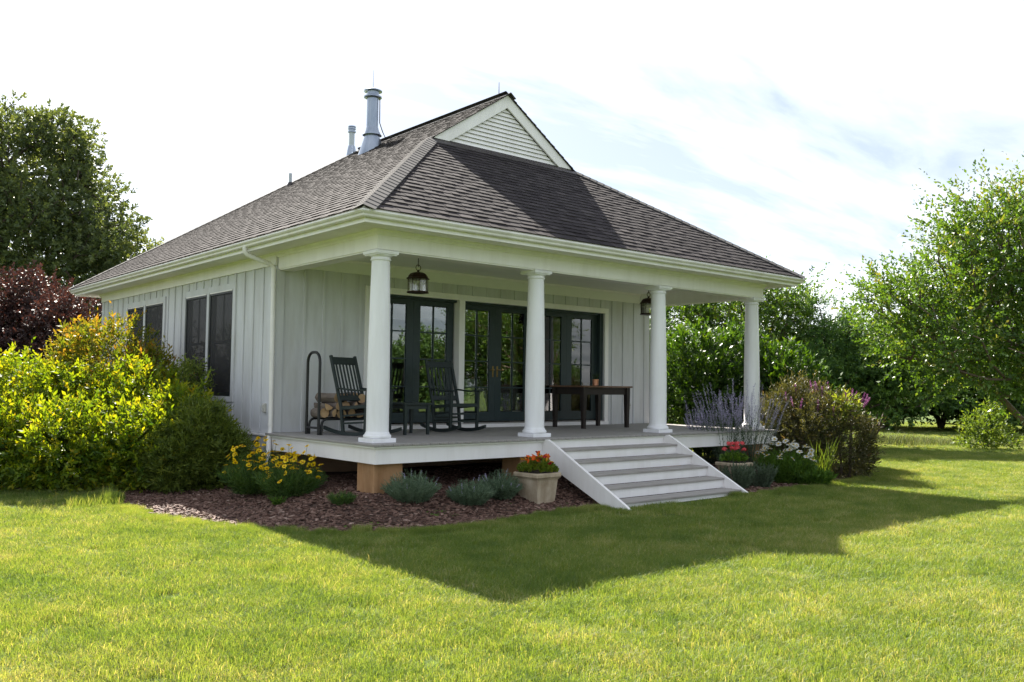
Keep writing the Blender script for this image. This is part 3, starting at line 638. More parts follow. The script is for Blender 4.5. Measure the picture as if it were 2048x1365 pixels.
def simple_table(name, label, cat, x0, x1, y0, y1, h, leg, top, legmat, topmat, apron, ov):
    t = tag(empty(name, ((x0+x1)/2, (y0+y1)/2, D)), label, cat); hx, hy = (x1-x0)/2, (y1-y0)/2
    MB().cbox((0, 0, h-top/2), (2*hx+leg+2*ov, 2*hy+leg+2*ov, top), .005).build('table_top', topmat, t)
    for sx in (-1, 1):
        for sy in (-1, 1):
            b = MB(); w = leg/2; w2 = leg*.36; zt_ = h-top-.001; cx_, cy_ = sx*hx, sy*hy
            vs = [(cx_+a*w2, cy_+c*w2, 0) for a, c in ((-1, -1), (1, -1), (1, 1), (-1, 1))]+[(cx_+a*w, cy_+c*w, zt_-apron) for a, c in ((-1, -1), (1, -1), (1, 1), (-1, 1))]
            b.add(vs, MB.BF); b.box(cx_-w, cx_+w, cy_-w, cy_+w, zt_-apron, zt_); b.build('leg', legmat, t)
    for sx in (-1, 1): MB().box(sx*hx-.012, sx*hx+.012, -hy+leg/2, hy-leg/2, h-top-apron, h-top-.002).build('apron', legmat, t)
    for sy in (-1, 1): MB().box(-hx+leg/2, hx-leg/2, sy*hy-.012, sy*hy+.012, h-top-apron, h-top-.002).build('apron', legmat, t)
    return t
simple_table('side_table', 'low dark green side table standing between the two rocking chairs', 'table', 1.20, 1.60, 1.18, 1.62, .47, .05, .03, 'chair', 'chair', .06, .02)
simple_table('work_table', 'long dark wooden table with reddish brown top on the right of the porch', 'table', 5.17, 6.30, 1.48, 2.22, .765, .085, .03, 'darkwood', 'tabletop', .13, .035)
t = tag(empty('plant_pot', (6.02, 2.02, D+.765)), 'small copper pot with a spiky succulent on the long table', 'pot')
MB().lathe([(.042, 0), (.056, .01), (.062, .12), (.058, .125), (.054, .105)], 24).build('pot', 'copper', t)
MT['succ'] = tinted('succulent_leaf', [(.015, .03, .012), (.03, .055, .02)], .5)
b = MB()
for k in range(14):
    a = k*2.4; tl = .35+.5*(k % 4)/4; q = Vector((math.cos(a)*tl, math.sin(a)*tl, 1)).normalized()
    b.tube([(0, 0, .10), q*.09+Vector((0, 0, .09)), q*(.16+.03*(k % 3))+Vector((0, 0, .08))], [.012, .009, .001], 5)
m = b.mesh('succulent'); set_tint(m, [.3+.5*random.random() for _ in m.polygons]); link('succulent', m, 'succ', t)
# log rack and logs
t = tag(empty('log_rack', (.62, 1.93, D)), 'black tubular steel firewood rack with a tall hoop by the corner of the porch wall', 'log rack')
for x in (-.52, .60):
    hy = .185
    if x < 0 or True:
        hgt = 1.19
        arc_ = [(x, -hy, 0), (x, -hy, hgt-.15)]+[(x, -hy+.15-.15*math.cos(a), hgt-.15+.15*math.sin(a)) for a in np.linspace(.3, 1.57, 5)]+[(x, hy-.15+.15*math.sin(a), hgt-.15+.15*math.cos(a)) for a in np.linspace(0, 1.3, 5)]+[(x, hy, hgt-.15), (x, hy, 0)]
        MB().tube(arc_, .021, 10).build('hoop', 'black', t)
    MB().tube([(x, -hy, .10), (x, hy, .10)], .016, 8).build('cross_bar', 'black', t)
for y in (-.185, .185):
    MB().tube([(-.475, y, .0), (-.475, y, .14), (-.465, y, .18), (-.44, y, .212), (-.40, y, .225), (.48, y, .225), (.52, y, .212), (.545, y, .18), (.555, y, .14), (.555, y, .0)], .018, 10).build('base_rail', 'black', t)
def firewood(x, z, r, ln, split, seed):
    rr = random.Random(seed); o = empty('firewood_log', (x, 1.93+rr.uniform(-.03, .03), z)); o.rotation_euler = (R(rr.uniform(-4, 4)), R(rr.uniform(0, 360)), R(rr.uniform(-8, 8)))
    if split: a0, a1 = 0, math.pi*rr.uniform(.7, 1.1)
    else: a0, a1 = 0, 2*math.pi
    n = 11 if not split else 8; pts = [(math.cos(a0+(a1-a0)*k/(n if not split else n-1)), math.sin(a0+(a1-a0)*k/(n if not split else n-1))) for k in range(n)]
    pts = [(p*r*(1+rr.uniform(-.09, .09)), q*r*(1+rr.uniform(-.09, .09))) for p, q in pts]
    if split: pts.append((rr.uniform(-.2, .2)*r, -.15*r))
    m = len(pts); b = MB(); vs = []
    for yy, s in ((-ln/2, 1), (-ln/6, rr.uniform(.94, 1.06)), (ln/6, rr.uniform(.94, 1.06)), (ln/2, 1)): vs += [(p*s, yy, q*s) for p, q in pts]
    for i in range(3): b.add([], []); 
    fs = [(i*m+k, (i+1)*m+k, (i+1)*m+(k+1) % m, i*m+(k+1) % m) for i in range(3) for k in range(m)]
    b.add(vs, fs, 0); bo = b.build('bark', 'logbark', o)
    MB().add([(p, -ln/2-.001, q) for p, q in pts], [tuple(range(m))]).build('cut_end', 'logend', o); MB().add([(p, ln/2+.001, q) for p, q in pts], [tuple(range(m))[::-1]]).build('cut_end', 'logend', o)
    return o
logs = []; zc = D+.245
lab = ['split firewood log in the bottom row of the rack, %s', 'split firewood log in the second row of the rack, %s', 'split firewood log on top of the stack, %s']
ordw = ['first from the hoop', 'second from the hoop', 'third from the hoop', 'fourth from the hoop', 'fifth from the hoop', 'sixth from the hoop', 'seventh from the hoop']
for row, (n, x0, dx_) in enumerate(((7, .22, .135), (6, .27, .14), (4, .36, .15))):
    for k in range(n):
        r = random.Random(row*10+k).uniform(.058, .072)
        o = firewood(x0+k*dx_, zc+.065+row*.112, r, .36+.05*((k+row) % 3), (k+row) % 3 == 1, row*10+k)
        tag(o, lab[row] % ordw[k], 'log', 'firewood stacked in the rack')
# lanterns
def lantern(x, y, label):
    t = tag(empty('porch_lantern', (x, y, D+2.09)), label, 'lantern', 'bronze lanterns hanging from the porch ceiling'); n = 8; r0 = math.pi/8
    MB().tube([(0, 0, .39), (0, 0, .61)], .006, 6).lathe([(.06, .60), (.045, .585)], 16).build('hanging_rod', 'bronze', t)
    b = MB(); b.tube([(.042*math.cos(a), 0, .375+.042*math.sin(a)) for a in np.linspace(0, 2*math.pi, 17)], .006, 6, cap=False); b.lathe([(.012, .30), (.022, .315), (.012, .335), (.008, .345)], 12); b.build('ring', 'bronze', t)
    MB().lathe([(.175, .205), (.168, .222), (.15, .232), (.142, .255), (.118, .285), (.07, .305), (.03, .312), (.01, .318)], n, rot0=r0, smooth=False).build('dome', 'bronze', t)
    MB().lathe([(.06, -.012), (.165, 0), (.168, .012), (.15, .024)], n, rot0=r0, smooth=False).build('base_plate', 'bronze', t)
    for k in range(n):
        a = r0+2*math.pi*k/n; MB().tube([(.148*math.cos(a), .148*math.sin(a), .02), (.148*math.cos(a), .148*math.sin(a), .21)], .0055, 5).build('cage_bar', 'bronze', t)
        a1 = a+2*math.pi/n; p, q = Vector((.14*math.cos(a), .14*math.sin(a), 0)), Vector((.14*math.cos(a1), .14*math.sin(a1), 0))
        MB().add([p+Vector((0, 0, .025)), q+Vector((0, 0, .025)), q+Vector((0, 0, .205)), p+Vector((0, 0, .205))], [(0, 1, 2, 3)]).build('pane', 'lglass', t)
        b = MB(); g = lambda f, z: p.lerp(q, f)*1.02+Vector((0, 0, z))
        for s in ((.3, .03, .3, .15), (.7, .03, .7, .15), (.3, .15, .5, .12), (.7, .15, .5, .12), (.0, .15, 1, .15), (.3, .15, .3, .2), (.7, .15, .7, .2)): b.tube([g(s[0], s[1]), g(s[2], s[3])], .0022, 4)
        b.build('leading', 'lead', t)
    b = MB(); b.lathe([(.014, .02), (.014, .07)], 10); b.build('candle', 'lead', t)
lantern(1.325, 1.1, 'bronze hanging lantern with domed cap near the corner column')
lantern(6.46, 1.1, 'bronze hanging lantern half hidden behind the third column')
# a little furniture and curtains seen through the glass
def curtain(x0, x1, y, label, axis='x'):
    b = MB(); n = 26; vs = []; fs = []
    for k in range(n+1):
        f = k/n; u = x0+(x1-x0)*f; w = y+.025*math.sin(f*math.pi*9)
        for z in (D+.05, D+1.1, D+2.25): vs.append((u, w, z) if axis == 'x' else (w, u, z))
    for k in range(n):
        for j in range(2): fs.append((k*3+j, k*3+3+j, k*3+4+j, k*3+1+j))
    for i in range(len(fs)): pass
    tag(b.add(vs, fs, 0, True).build('curtain', 'curtain', None), label, 'curtain', 'linen curtains inside the glass doors')
curtain(3.42, 3.62, 2.97, 'linen curtain inside the left edge of the middle glass door')
curtain(4.72, 4.98, 2.97, 'linen curtain inside the right edge of the middle glass door')
curtain(5.70, 5.98, 2.97, 'linen curtain inside the centre of the right glass door')
curtain(6.60, 6.82, 2.97, 'linen curtain inside the right edge of the right glass door')
curtain(1.58, 1.76, 2.97, 'linen curtain inside the left edge of the left glass door')
t = tag(empty('sofa', (6.3, 5.4, D+.03), R(20)), 'dark brown sofa inside the room behind the glass doors', 'sofa')
MB().cbox((0, 0, .24), (1.8, .85, .36), .03).build('seat', 'sofa', t); MB().cbox((0, .36, .55), (1.8, .2, .6), .05).build('backrest', 'sofa', t)
for s in (-1, 1): MB().cbox((s*.92, 0, .33), (.2, .85, .6), .05).build('armrest', 'sofa', t)
t = tag(empty('drawer_chest', (4.55, 4.4, D+.03), R(8)), 'low white chest of drawers inside the room behind the middle glass door', 'chest')
MB().cbox((0, 0, .42), (.75, .42, .84), .008).build('body', 'white', t)
for k in range(3): MB().cbox((0, -.215, .17+k*.25), (.68, .02, .22), .006).build('drawer', 'curtain', t); MB().tube([(-.05, -.235, .17+k*.25), (.05, -.235, .17+k*.25)], .01, 6).build('handle', 'black', t)

# ------------------------------------------------------------------ plants: leaf builders
def leaves(name, P, Dv, L, W, tint, mat, parent=None, fold=.18, droop=.12):
    """diamond leaves at P pointing along Dv"""
    n = len(P); Dv = unit(Dv); s = unit(np.cross(Dv, rng.normal(size=(n, 3)))); nn = np.cross(s, Dv)
    L = np.broadcast_to(np.asarray(L, float), (n,))[:, None]; W = np.broadcast_to(np.asarray(W, float), (n,))[:, None]
    mid = P+Dv*L*.45+nn*W*fold; tip = P+Dv*L-nn*L*droop
    V = np.stack([P, mid+s*W*.5, tip, mid-s*W*.5], 1).reshape(-1, 3); F = np.arange(4*n).reshape(n, 4)
    return link(name, np_mesh(name, V, F, np.clip(tint, 0, 1)), mat, parent)
def along(P0, Dv, Ln, m, ang=.9, t0=.12, curve=.0, jitter=.25):
    """m leaf positions and directions along each shoot"""
    n = len(P0); Dv = unit(Dv); a = unit(np.cross(Dv, rng.normal(size=(n, 3)))); b_ = np.cross(Dv, a)
    t_ = t0+(1-t0)*(np.arange(m)+.5)/m; phi = np.arange(m)*2.4+rng.random((n, 1))*6.28
    Ln = np.broadcast_to(np.asarray(Ln, float), (n,))
    Q = P0[:, None]+Dv[:, None]*(t_[None, :, None]*Ln[:, None, None])+np.array([0, 0, -1.])*(curve*(t_**2)[None, :, None]*Ln[:, None, None])
    perp = a[:, None]*np.cos(phi)[..., None]+b_[:, None]*np.sin(phi)[..., None]
    an = ang*(1.15-.55*t_)[None, :, None]
    G = Dv[:, None]*np.cos(an)+perp*np.sin(an)+rng.normal(size=(n, m, 3))*jitter
    return Q.reshape(-1, 3), G.reshape(-1, 3), np.broadcast_to(t_, (n, m)).ravel()
def lump(d, ph):
    s = 0
    for k, (f, w) in enumerate(((2.1, .5), (3.7, .3), (6.3, .2))): s = s+w*np.sin(d[:, 0]*f+ph[k])*np.sin(d[:, 1]*f*1.1+ph[k+3])*np.cos(d[:, 2]*f*.9+ph[k+6])
    return s
def in_blobs(blobs, n, shell=.5, lumpy=.3, zmin=0.03):
    """points and outward directions in the outer shell of a union of ellipsoids (cx,cy,cz,rx,ry,rz)"""
    B = np.array(blobs, float); area = (B[:, 3]*B[:, 5]); cnt = np.maximum(1, (n*area/area.sum()).astype(int)); PP = []; DD = []
    for b_, c in zip(B, cnt):
        d = unit(rng.normal(size=(c*2, 3))); ph = rng.random(9)*6.28
        r = (1-shell*rng.random(c*2)**1.6)*(1+lumpy*lump(d*1.5, ph)); p_ = b_[:3]+d*b_[3:6]*r[:, None]
        inside = np.zeros(len(p_), bool)
        for q in B:
            if q is not b_ and not np.array_equal(q, b_): inside |= (((p_-q[:3])/q[3:6])**2).sum(1) < .55
        k = ~inside & (p_[:, 2] > gz(p_[:, 0], p_[:, 1])+zmin); p_ = p_[k][:c]; d = unit(d[k][:c]/b_[3:6]); PP.append(p_); DD.append(d)
    return np.concatenate(PP), np.concatenate(DD)
def shrub(name, label, cat, base, blobs, mat, nsh, m, ll, lw, sl=.22, up=.5, ang=.9, shell=.5, lumpy=.3, group=None, tipshift=.25, stems=7, stemr=.018, wild=.0, tb=.0, jit=.25):
    root = tag(empty(name, base), label, cat, group)
    P, Dn = in_blobs(blobs, nsh, shell, lumpy); Dv = Dn+np.array([0, 0, up])+rng.normal(size=P.shape)*.45
    ln = sl*(.6+.8*rng.random(len(P)))
    if wild: ln = np.where(rng.random(len(P)) < wild, ln*2.2, ln)
    Q, G, t_ = along(P-unit(Dv)*ln[:, None]*.4, Dv, ln, m, ang, jitter=jit)
    sh = np.repeat(rng.normal(size=len(P))*.14, m); lo = min(b_[2]-b_[5] for b_ in blobs); hi = max(b_[2]+b_[5] for b_ in blobs)
    tint = .42+sh+rng.normal(size=len(Q))*.10+tipshift*(t_-.5)+tb
    s = ll*(.7+.6*rng.random(len(Q)))
    o = leaves('foliage', Q-np.array(root.location), G, s, s*lw/ll, tint, mat, root)
    b = MB(); bs = np.array(root.location)
    for k in range(stems):
        q = blobs[k % len(blobs)]; a = rng.random()*6.28; e = np.array([q[0]+math.cos(a)*q[3]*.6, q[1]+math.sin(a)*q[4]*.6, q[2]+q[5]*rng.uniform(.0, .7)])-bs
        mdl = e*.5+np.array([math.cos(a), math.sin(a), 0])*.05; f0 = np.array([math.cos(a)*.08, math.sin(a)*.08, -.02]); b.tube([f0, (f0+mdl)/2+np.array([0, 0, .08]), mdl+np.array([0, 0, .1]), e], [stemr, stemr*.8, stemr*.6, stemr*.25], 5)
    b.build('stem', 'bark', root)
    return root
def skeleton(base, heads, targets, rmin, rmax, power=.48, pen=.25, jit=.05, sag=.10):
    """woody frame: trunk polylines (heads) then each target joined to its best node; returns MB of tapered limbs"""
    pos = []; par = []; dist = []
    for h in heads:
        prev = -1
        for k, p_ in enumerate(h):
            if k == 0 and pos:
                prev = 0; continue
            pos.append(np.array(p_, float)); par.append(prev); dist.append(0 if prev < 0 else dist[prev]+np.linalg.norm(pos[-1]-pos[prev])); prev = len(pos)-1
    top = pos[-1]; T = np.asarray(targets); T = T[np.argsort(np.linalg.norm(T-top, axis=1))]
    ends = []
    for t_ in T:
        A = np.array(pos); dd = np.linalg.norm(A-t_, axis=1); cost = dd+pen*np.array(dist)+np.where(A[:, 2] > t_[2]+.15, 1.5*(A[:, 2]-t_[2]), 0)+np.where(np.arange(len(A)) == 0, 3, 0)
        j = int(np.argmin(cost)); a = pos[j]; L = dd[j]; steps = max(1, min(5, int(L/.5))); pv = j
        for k in range(1, steps+1):
            f = k/steps; q = a+(t_-a)*f+(rng.normal(size=3)*jit*L/steps if k < steps else 0)-np.array([0, 0, sag*L*math.sin(math.pi*f)])*(1 if k < steps else 0)
            pos.append(q); par.append(pv); dist.append(dist[pv]+L/steps); pv = len(pos)-1
        ends.append(pv)
    cnt = np.zeros(len(pos)); 
    for e in ends: cnt[e] += 1
    for i in range(len(pos)-1, 0, -1):
        if par[i] >= 0: cnt[par[i]] += cnt[i]
    rad = np.clip(rmin*np.maximum(cnt, 1)**power, rmin, rmax); b = MB()
    for i in range(1, len(pos)):
        j = par[i]
        if j < 0: continue
        b.tube([pos[j], pos[i]], [min(rad[j], rad[i]*1.35), rad[i]], 6 if rad[i] > .02 else 4, cap=False)
    return b
def tree(name, label, base, blobs, mat, nclump, per, m, ll, lw, cr, sl=.22, rmin=.008, rmax=.14, th=.35, bark='bark', stems=1, up=.35, ang=.9, shell=.75, lumpy=.35, group=None, cat='tree', wild=0., trunkn=4, tipshift=.2, tb=0., hf=1.6, pen=.25, jit=.05, sag=.10, splay=.32):
    base = np.array(base, float); root = tag(empty(name, base), label, cat, group)
    C_, Dn = in_blobs(blobs, nclump, shell, lumpy, .4); ctr = np.mean([b_[:3] for b_ in blobs], axis=0)
    ht = min(b_[2]-b_[5]*.6 for b_ in blobs)-base[2]; ht = max(ht, .5)*hf*th
    heads = []
    for s in range(stems):
        a = 6.28*s/stems+rng.random(); off = np.array([math.cos(a), math.sin(a), 0])*(0 if stems == 1 else splay*ht); tp = base+np.array([0, 0, ht])+off+(ctr-base)*np.array([.12, .12, 0])
        heads.append([base-np.array([0, 0, .1])]+[base+(tp-base)*f+rng.normal(size=3)*.02*ht*np.array([1, 1, 0]) for f in np.linspace(.02 if stems == 1 else .15, 1, trunkn)])
    wood = skeleton(base, heads, C_, rmin, rmax, pen=pen, jit=jit, sag=sag); wood.v = [tuple(np.array(v)-base) for v in wood.v]; wood.build('trunk', bark, root)
    n = len(C_); c = np.repeat(C_, per, 0); rr = cr*(.6+.8*rng.random(n)); off = rng.normal(size=(n*per, 3))*np.array([1, 1, .75])*np.repeat(rr, per)[:, None]*.5
    P = c+off; Dv = unit(off)*.9+np.repeat(Dn, per, 0)*.5+np.array([0, 0, up])+rng.normal(size=P.shape)*.3
    ln = sl*(.6+.8*rng.random(len(P)))
    if wild: ln = np.where(rng.random(len(P)) < wild, ln*2.5, ln)
    Q, G, t_ = along(P, Dv, ln, m, ang); cl = np.repeat(rng.normal(size=n)*.12, per*m); sh = np.repeat(rng.normal(size=len(P))*.09, m)
    tint = .42+cl+sh+rng.normal(size=len(Q))*.08+tipshift*(t_-.5)+tb; s = ll*(.7+.6*rng.random(len(Q)))
    k = Q[:, 2] > .05; leaves('crown', Q[k]-base, G[k], s[k], s[k]*lw/ll, tint[k], mat, root)
    return root
def leafmat(name, cols, tr=.42, tcol=(1.5, 1.35, .5), rough=.5, spec=.35): MT[name] = tinted(name, cols, rough, tr, tcol, spec)
leafmat('leaf_oak', [(.039, .062, .028), (.077, .111, .048), (.136, .173, .070), (.222, .252, .094)], .35)
leafmat('leaf_maple', [(.026, .016, .017), (.045, .026, .025), (.075, .042, .037), (.125, .074, .055)], .28, (1.4, .8, .6))
leafmat('leaf_abelia', [(.043, .098, .015), (.104, .177, .015), (.207, .268, .017), (.390, .317, .024)], .5, (1.6, 1.4, .35))
leafmat('leaf_abelia2', [(.035, .075, .012), (.085, .13, .014), (.18, .19, .022), (.32, .17, .035)], .48, (1.5, 1.25, .4))
leafmat('leaf_pieris', [(.055, .088, .018), (.105, .155, .028), (.165, .215, .036), (.25, .28, .05)], .34, (1.4, 1.3, .4))
leafmat('leaf_laurel', [(.013, .033, .009), (.027, .069, .013), (.062, .131, .015), (.138, .213, .022)], .33, (1.6, 1.5, .35), .42, .45)
leafmat('leaf_crape', [(.027, .061, .015), (.061, .127, .024), (.109, .194, .030), (.220, .203, .068)], .42, (1.5, 1.4, .4), .4, .5)
leafmat('leaf_willow', [(.035, .086, .032), (.073, .159, .049), (.124, .234, .065), (.224, .305, .081)], .40)
leafmat('leaf_wood', [(.037, .085, .027), (.076, .151, .045), (.143, .247, .060), (.268, .364, .085)], .36)
leafmat('leaf_sapling', [(.045, .085, .018), (.09, .15, .025), (.14, .20, .03), (.20, .24, .04)], .5)
leafmat('leaf_bud', [(.032, .042, .020), (.062, .068, .030), (.095, .095, .040), (.16, .10, .065)], .34)
leafmat('leaf_coreo', [(.022, .063, .017), (.049, .109, .025), (.084, .147, .031), (.126, .182, .042)], .35)
leafmat('leaf_lav', [(.062, .103, .062), (.103, .158, .094), (.152, .214, .131), (.206, .262, .179)], .25, (1.1, 1.1, .8), .7)
leafmat('leaf_sage', [(.055, .085, .050), (.09, .13, .08), (.12, .16, .11), (.16, .19, .15)], .3, (1.2, 1.2, .7), .7)
leafmat('bloom_purple', [(.31, .28, .42), (.41, .38, .53), (.52, .49, .62)], .3, (1, 1, 1), .7)
leafmat('bloom_magenta', [(.14, .035, .13), (.23, .06, .19), (.32, .11, .26)], .3, (1, 1, 1), .7)
leafmat('leaf_fresh', [(.036, .084, .014), (.066, .144, .022), (.102, .192, .026), (.144, .228, .036)], .4)
leafmat('dry_grass', [(.06, .09, .025), (.09, .12, .035), (.13, .14, .05), (.20, .18, .09)], .35, (1.2, 1.1, .7), .8)
PX = lambda d: FPX/d
def blob(px, py, d, rx, rz, ry=None):
    c = at(px, py, d); return (c[0], c[1], c[2], rx, ry or rx, rz)
def footing(blobs, k=0): return (blobs[k][0], blobs[k][1], float(gz(blobs[k][0], blobs[k][1])))
def bed_at(px, py):
    d = ray(px, py); t_ = np.arange(4, 30, .01); P = CAM+d*t_[:, None]; k = int(np.argmax(P[:, 2] < gz(P[:, 0], P[:, 1])+.012)); return P[k]
# ---- left side shrubs
B1 = [blob(-40, 850, 14.4, 1.2, 1.18), blob(120, 852, 14.2, 1.1, 1.02), blob(280, 850, 14.0, .9, .86), blob(10, 905, 12.95, .85, .74), blob(150, 902, 12.8, .75, .70), blob(285, 900, 12.8, .68, .62), blob(355, 862, 13.3, .55, .60), blob(-110, 900, 13.2, .9, .8)]
shrub('golden_shrub', 'large golden leaved shrub mass at the left edge of the lawn', 'shrub', footing(B1, 1), B1, 'leaf_abelia', 7800, 9, .080, .035, .24, .42, .85, .45, .42, stems=12, wild=.08, tipshift=.5)
B2 = [blob(215, 810, 15.2, 1.05, 1.45), blob(285, 800, 15.0, .65, .85), blob(165, 740, 15.3, .55, .75)]
shrub('tall_shrub', 'taller shrub with orange tinged tips below the far left window', 'shrub', footing(B2), B2, 'leaf_abelia2', 2300, 9, .078, .032, .26, .7, .85, .55, .38, stems=8, wild=.06, tipshift=.5, tb=.08)
B4 = [blob(362, 800, 14.3, .42, .46), blob(385, 765, 14.4, .22, .25), blob(392, 748, 14.4, .12, .16)]
shrub('green_shrub', 'sparse green shrub reaching up in front of the nearer left window', 'shrub', footing(B4), B4, 'leaf_pieris', 330, 9, .062, .022, .26, .9, .9, .7, .4, stems=6, wild=.1, tb=.05)
B3 = [blob(395, 895, 12.8, .46, .62), blob(440, 918, 12.8, .36, .46), blob(350, 922, 12.6, .42, .44)]
shrub('narrow_leaf_shrub', 'dense dark green narrow leaved shrub at the corner beside the yellow flowers', 'shrub', footing(B3), B3, 'leaf_pieris', 2600, 11, .082, .015, .19, .7, .85, .5, .3, stems=8)
# ---- left trees
BT = [blob(20, 400, 33, 3.4, 3.0), blob(130, 480, 32.5, 2.6, 2.4), blob(60, 300, 33, 2.2, 1.8), blob(-130, 430, 33, 3.2, 3.4), blob(215, 540, 32, 1.5, 1.7), blob(60, 560, 33, 3.2, 1.5)]
tb_ = at(60, 774, 33); tree('shade_tree', 'big dark green shade tree rising behind the house at far left', (tb_[0], tb_[1], 0), BT, 'leaf_oak', 680, 17, 9, .15, .075, .60, .26, .014, .30, th=.6, shell=.85, lumpy=.22, up=.12)
BM = [blob(35, 645, 22, 1.25, 1.2), blob(140, 665, 21.5, 1.1, .85), blob(-60, 670, 22, 1.3, 1.1), blob(90, 720, 21.2, 1.6, .8), blob(-20, 740, 21.2, 1.5, .8)]
tb_ = at(60, 774, 22); tree('red_maple', 'dark red leaved maple between the golden shrubs and the roof eave', (tb_[0], tb_[1], 0), BM, 'leaf_maple', 520, 18, 8, .080, .045, .32, .20, .007, .09, th=.4, stems=3, shell=.8, up=.05)
# ---- right side
BL = [blob(1400, 790, 19.6, 1.15, 1.50), blob(1475, 780, 20.2, .95, 1.42)]
shrub('laurel_hedge', 'dense glossy laurel seen between the third and last columns', 'shrub', footing(BL), BL, 'leaf_laurel', 3400, 8, .115, .045, .26, .8, .75, .75, .16, stems=8, group='glossy laurels right of the house', wild=.04, tipshift=.5)
BL = [blob(1568, 810, 19.2, .82, 1.32), blob(1620, 840, 19.0, .6, .95)]
shrub('laurel_hedge', 'glossy laurel just right of the last column, above the pink tipped bush', 'shrub', footing(BL), BL, 'leaf_laurel', 1800, 8, .115, .045, .26, .8, .75, .75, .2, stems=6, group='glossy laurels right of the house', wild=.04, tipshift=.5)
B = [blob(1400, 665, 26, 1.6, 1.35), blob(1490, 650, 26, 1.4, 1.35), blob(1575, 640, 26, 1.1, 1.05), blob(1340, 690, 26, 1.3, 1.1)]
tb_ = at(1480, 774, 26); tree('crape_myrtle', 'dark green crape myrtle behind the laurel, under the right end of the eave', (tb_[0], tb_[1], 0), B, 'leaf_crape', 300, 14, 9, .095, .05, .36, .28, .009, .06, th=.35, bark='crapebark', stems=4, wild=.04, group='crape myrtles around the lawn', pen=.6, jit=.03, sag=-.03)
B = [blob(1655, 720, 25, .95, 1.45), blob(1700, 770, 25, .9, 1.2), blob(1620, 790, 24.5, .8, 1.1)]
tb_ = at(1660, 774, 25); tree('slender_tree', 'slender pale green fine leaved tree between the laurel and the crape myrtle', (tb_[0], tb_[1], 0), B, 'leaf_willow', 240, 15, 9, .09, .030, .30, .28, .008, .05, th=.35, stems=3, wild=.03)
B = [blob(1775, 720, 24.4, 1.2, .95), blob(1850, 740, 24.6, 1.0, .8), blob(1720, 770, 24.4, .8, .7)]
tb_ = ground_at(1745, 889); tree('dark_trunk_tree', 'small tree with dark leaning trunks standing at the far edge of the lawn', (tb_[0], tb_[1], 0), B, 'leaf_wood', 220, 14, 8, .105, .052, .32, .26, .012, .085, th=.7, stems=4, hf=1.5)
B = [blob(1985, 560, 15, 1.15, 1.25), blob(1860, 640, 15, 1.05, .80), blob(2075, 520, 15.3, 1.3, 1.25), blob(1930, 690, 14.6, 1.1, .65), blob(2120, 640, 14.8, 1.5, 1.0), blob(1800, 600, 15.1, .55, .45), blob(1960, 450, 15.2, .55, .5), blob(2240, 580, 15.2, 1.3, 1.2), blob(2060, 740, 14.4, 1.0, .5)]
tb_ = ground_at(2150, 962); tree('crape_myrtle', 'big backlit crape myrtle arching in from the right edge of the photo', (tb_[0], tb_[1], 0), B, 'leaf_crape', 560, 12, 10, .068, .036, .27, .29, .010, .06, th=.30, bark='crapebark', stems=6, wild=.12, shell=.85, lumpy=.4, group='crape myrtles around the lawn', tb=.10, hf=1.6, pen=.72, jit=.025, sag=-.05, splay=.55)
sap_ = ground_at(1975, 897); B = [blob(1975, 850, 24.6, .62, .42), blob(1950, 875, 24.4, .55, .30), blob(2010, 880, 24.6, .45, .25), blob(1985, 815, 24.7, .25, .22)]
shrub('sapling', 'bright yellow green sapling in front of the dark wood at right', 'sapling', (sap_[0], sap_[1], 0), B, 'leaf_sapling', 330, 8, .10, .045, .24, .3, .9, .8, .3, stems=5)
wl = ['far background tree of the dark wood behind the slender tree', 'far background tree of the dark wood left of the leaning trunks', 'far background tree of the dark wood right of the leaning trunks', 'far background tree of the dark wood above the bright sapling', 'far background tree of the dark wood at the right edge of the photo']
src = None
for k, (px, d, s) in enumerate(((1640, 40, .85), (1770, 37, .95), (1880, 38, 1.0), (1985, 36, 1.0), (2100, 37, 1.05))):
    c = at(px, 774, d); c[2] = 0
    if src is None:
        bl = [(c[0], c[1], 2.6, 1.9, 1.9, 2.0), (c[0]+1.2, c[1]-.8, 2.0, 1.5, 1.5, 1.6), (c[0]-1.2, c[1]+.9, 1.9, 1.5, 1.5, 1.6)]
        src = tree('wood_tree', wl[0], c, bl, 'leaf_wood', 230, 14, 8, .17, .085, .5, .32, .012, .10, th=.4, stems=3, group='trees of the far wood'); o = src
    else: o = copy_tree(src); o['label'] = wl[k]; o.location = tuple(c); o.rotation_euler = (0, 0, k*1.3)
    o.scale = (s*1.15, s*1.15, s)
for k, (x, y, s) in enumerate(((17, -24, .85), (23, -27, 1.0), (29, -24, .9), (34, -19, 1.05), (39, -13, 1.0), (24, -38, 1.35))):
    o = copy_tree(src); o['label'] = 'tree mirrored in the porch door glass, ' + ['leftmost of the reflected row', 'second of the reflected row', 'third of the reflected row', 'fourth of the reflected row', 'last of the reflected row', 'tallest and farthest of the reflected row'][k]
    o['group'] = 'trees mirrored in the door glass'; o.location = (x, y, 0); o.rotation_euler = (0, 0, k*2.1); o.scale = (s, s, s*1.05)
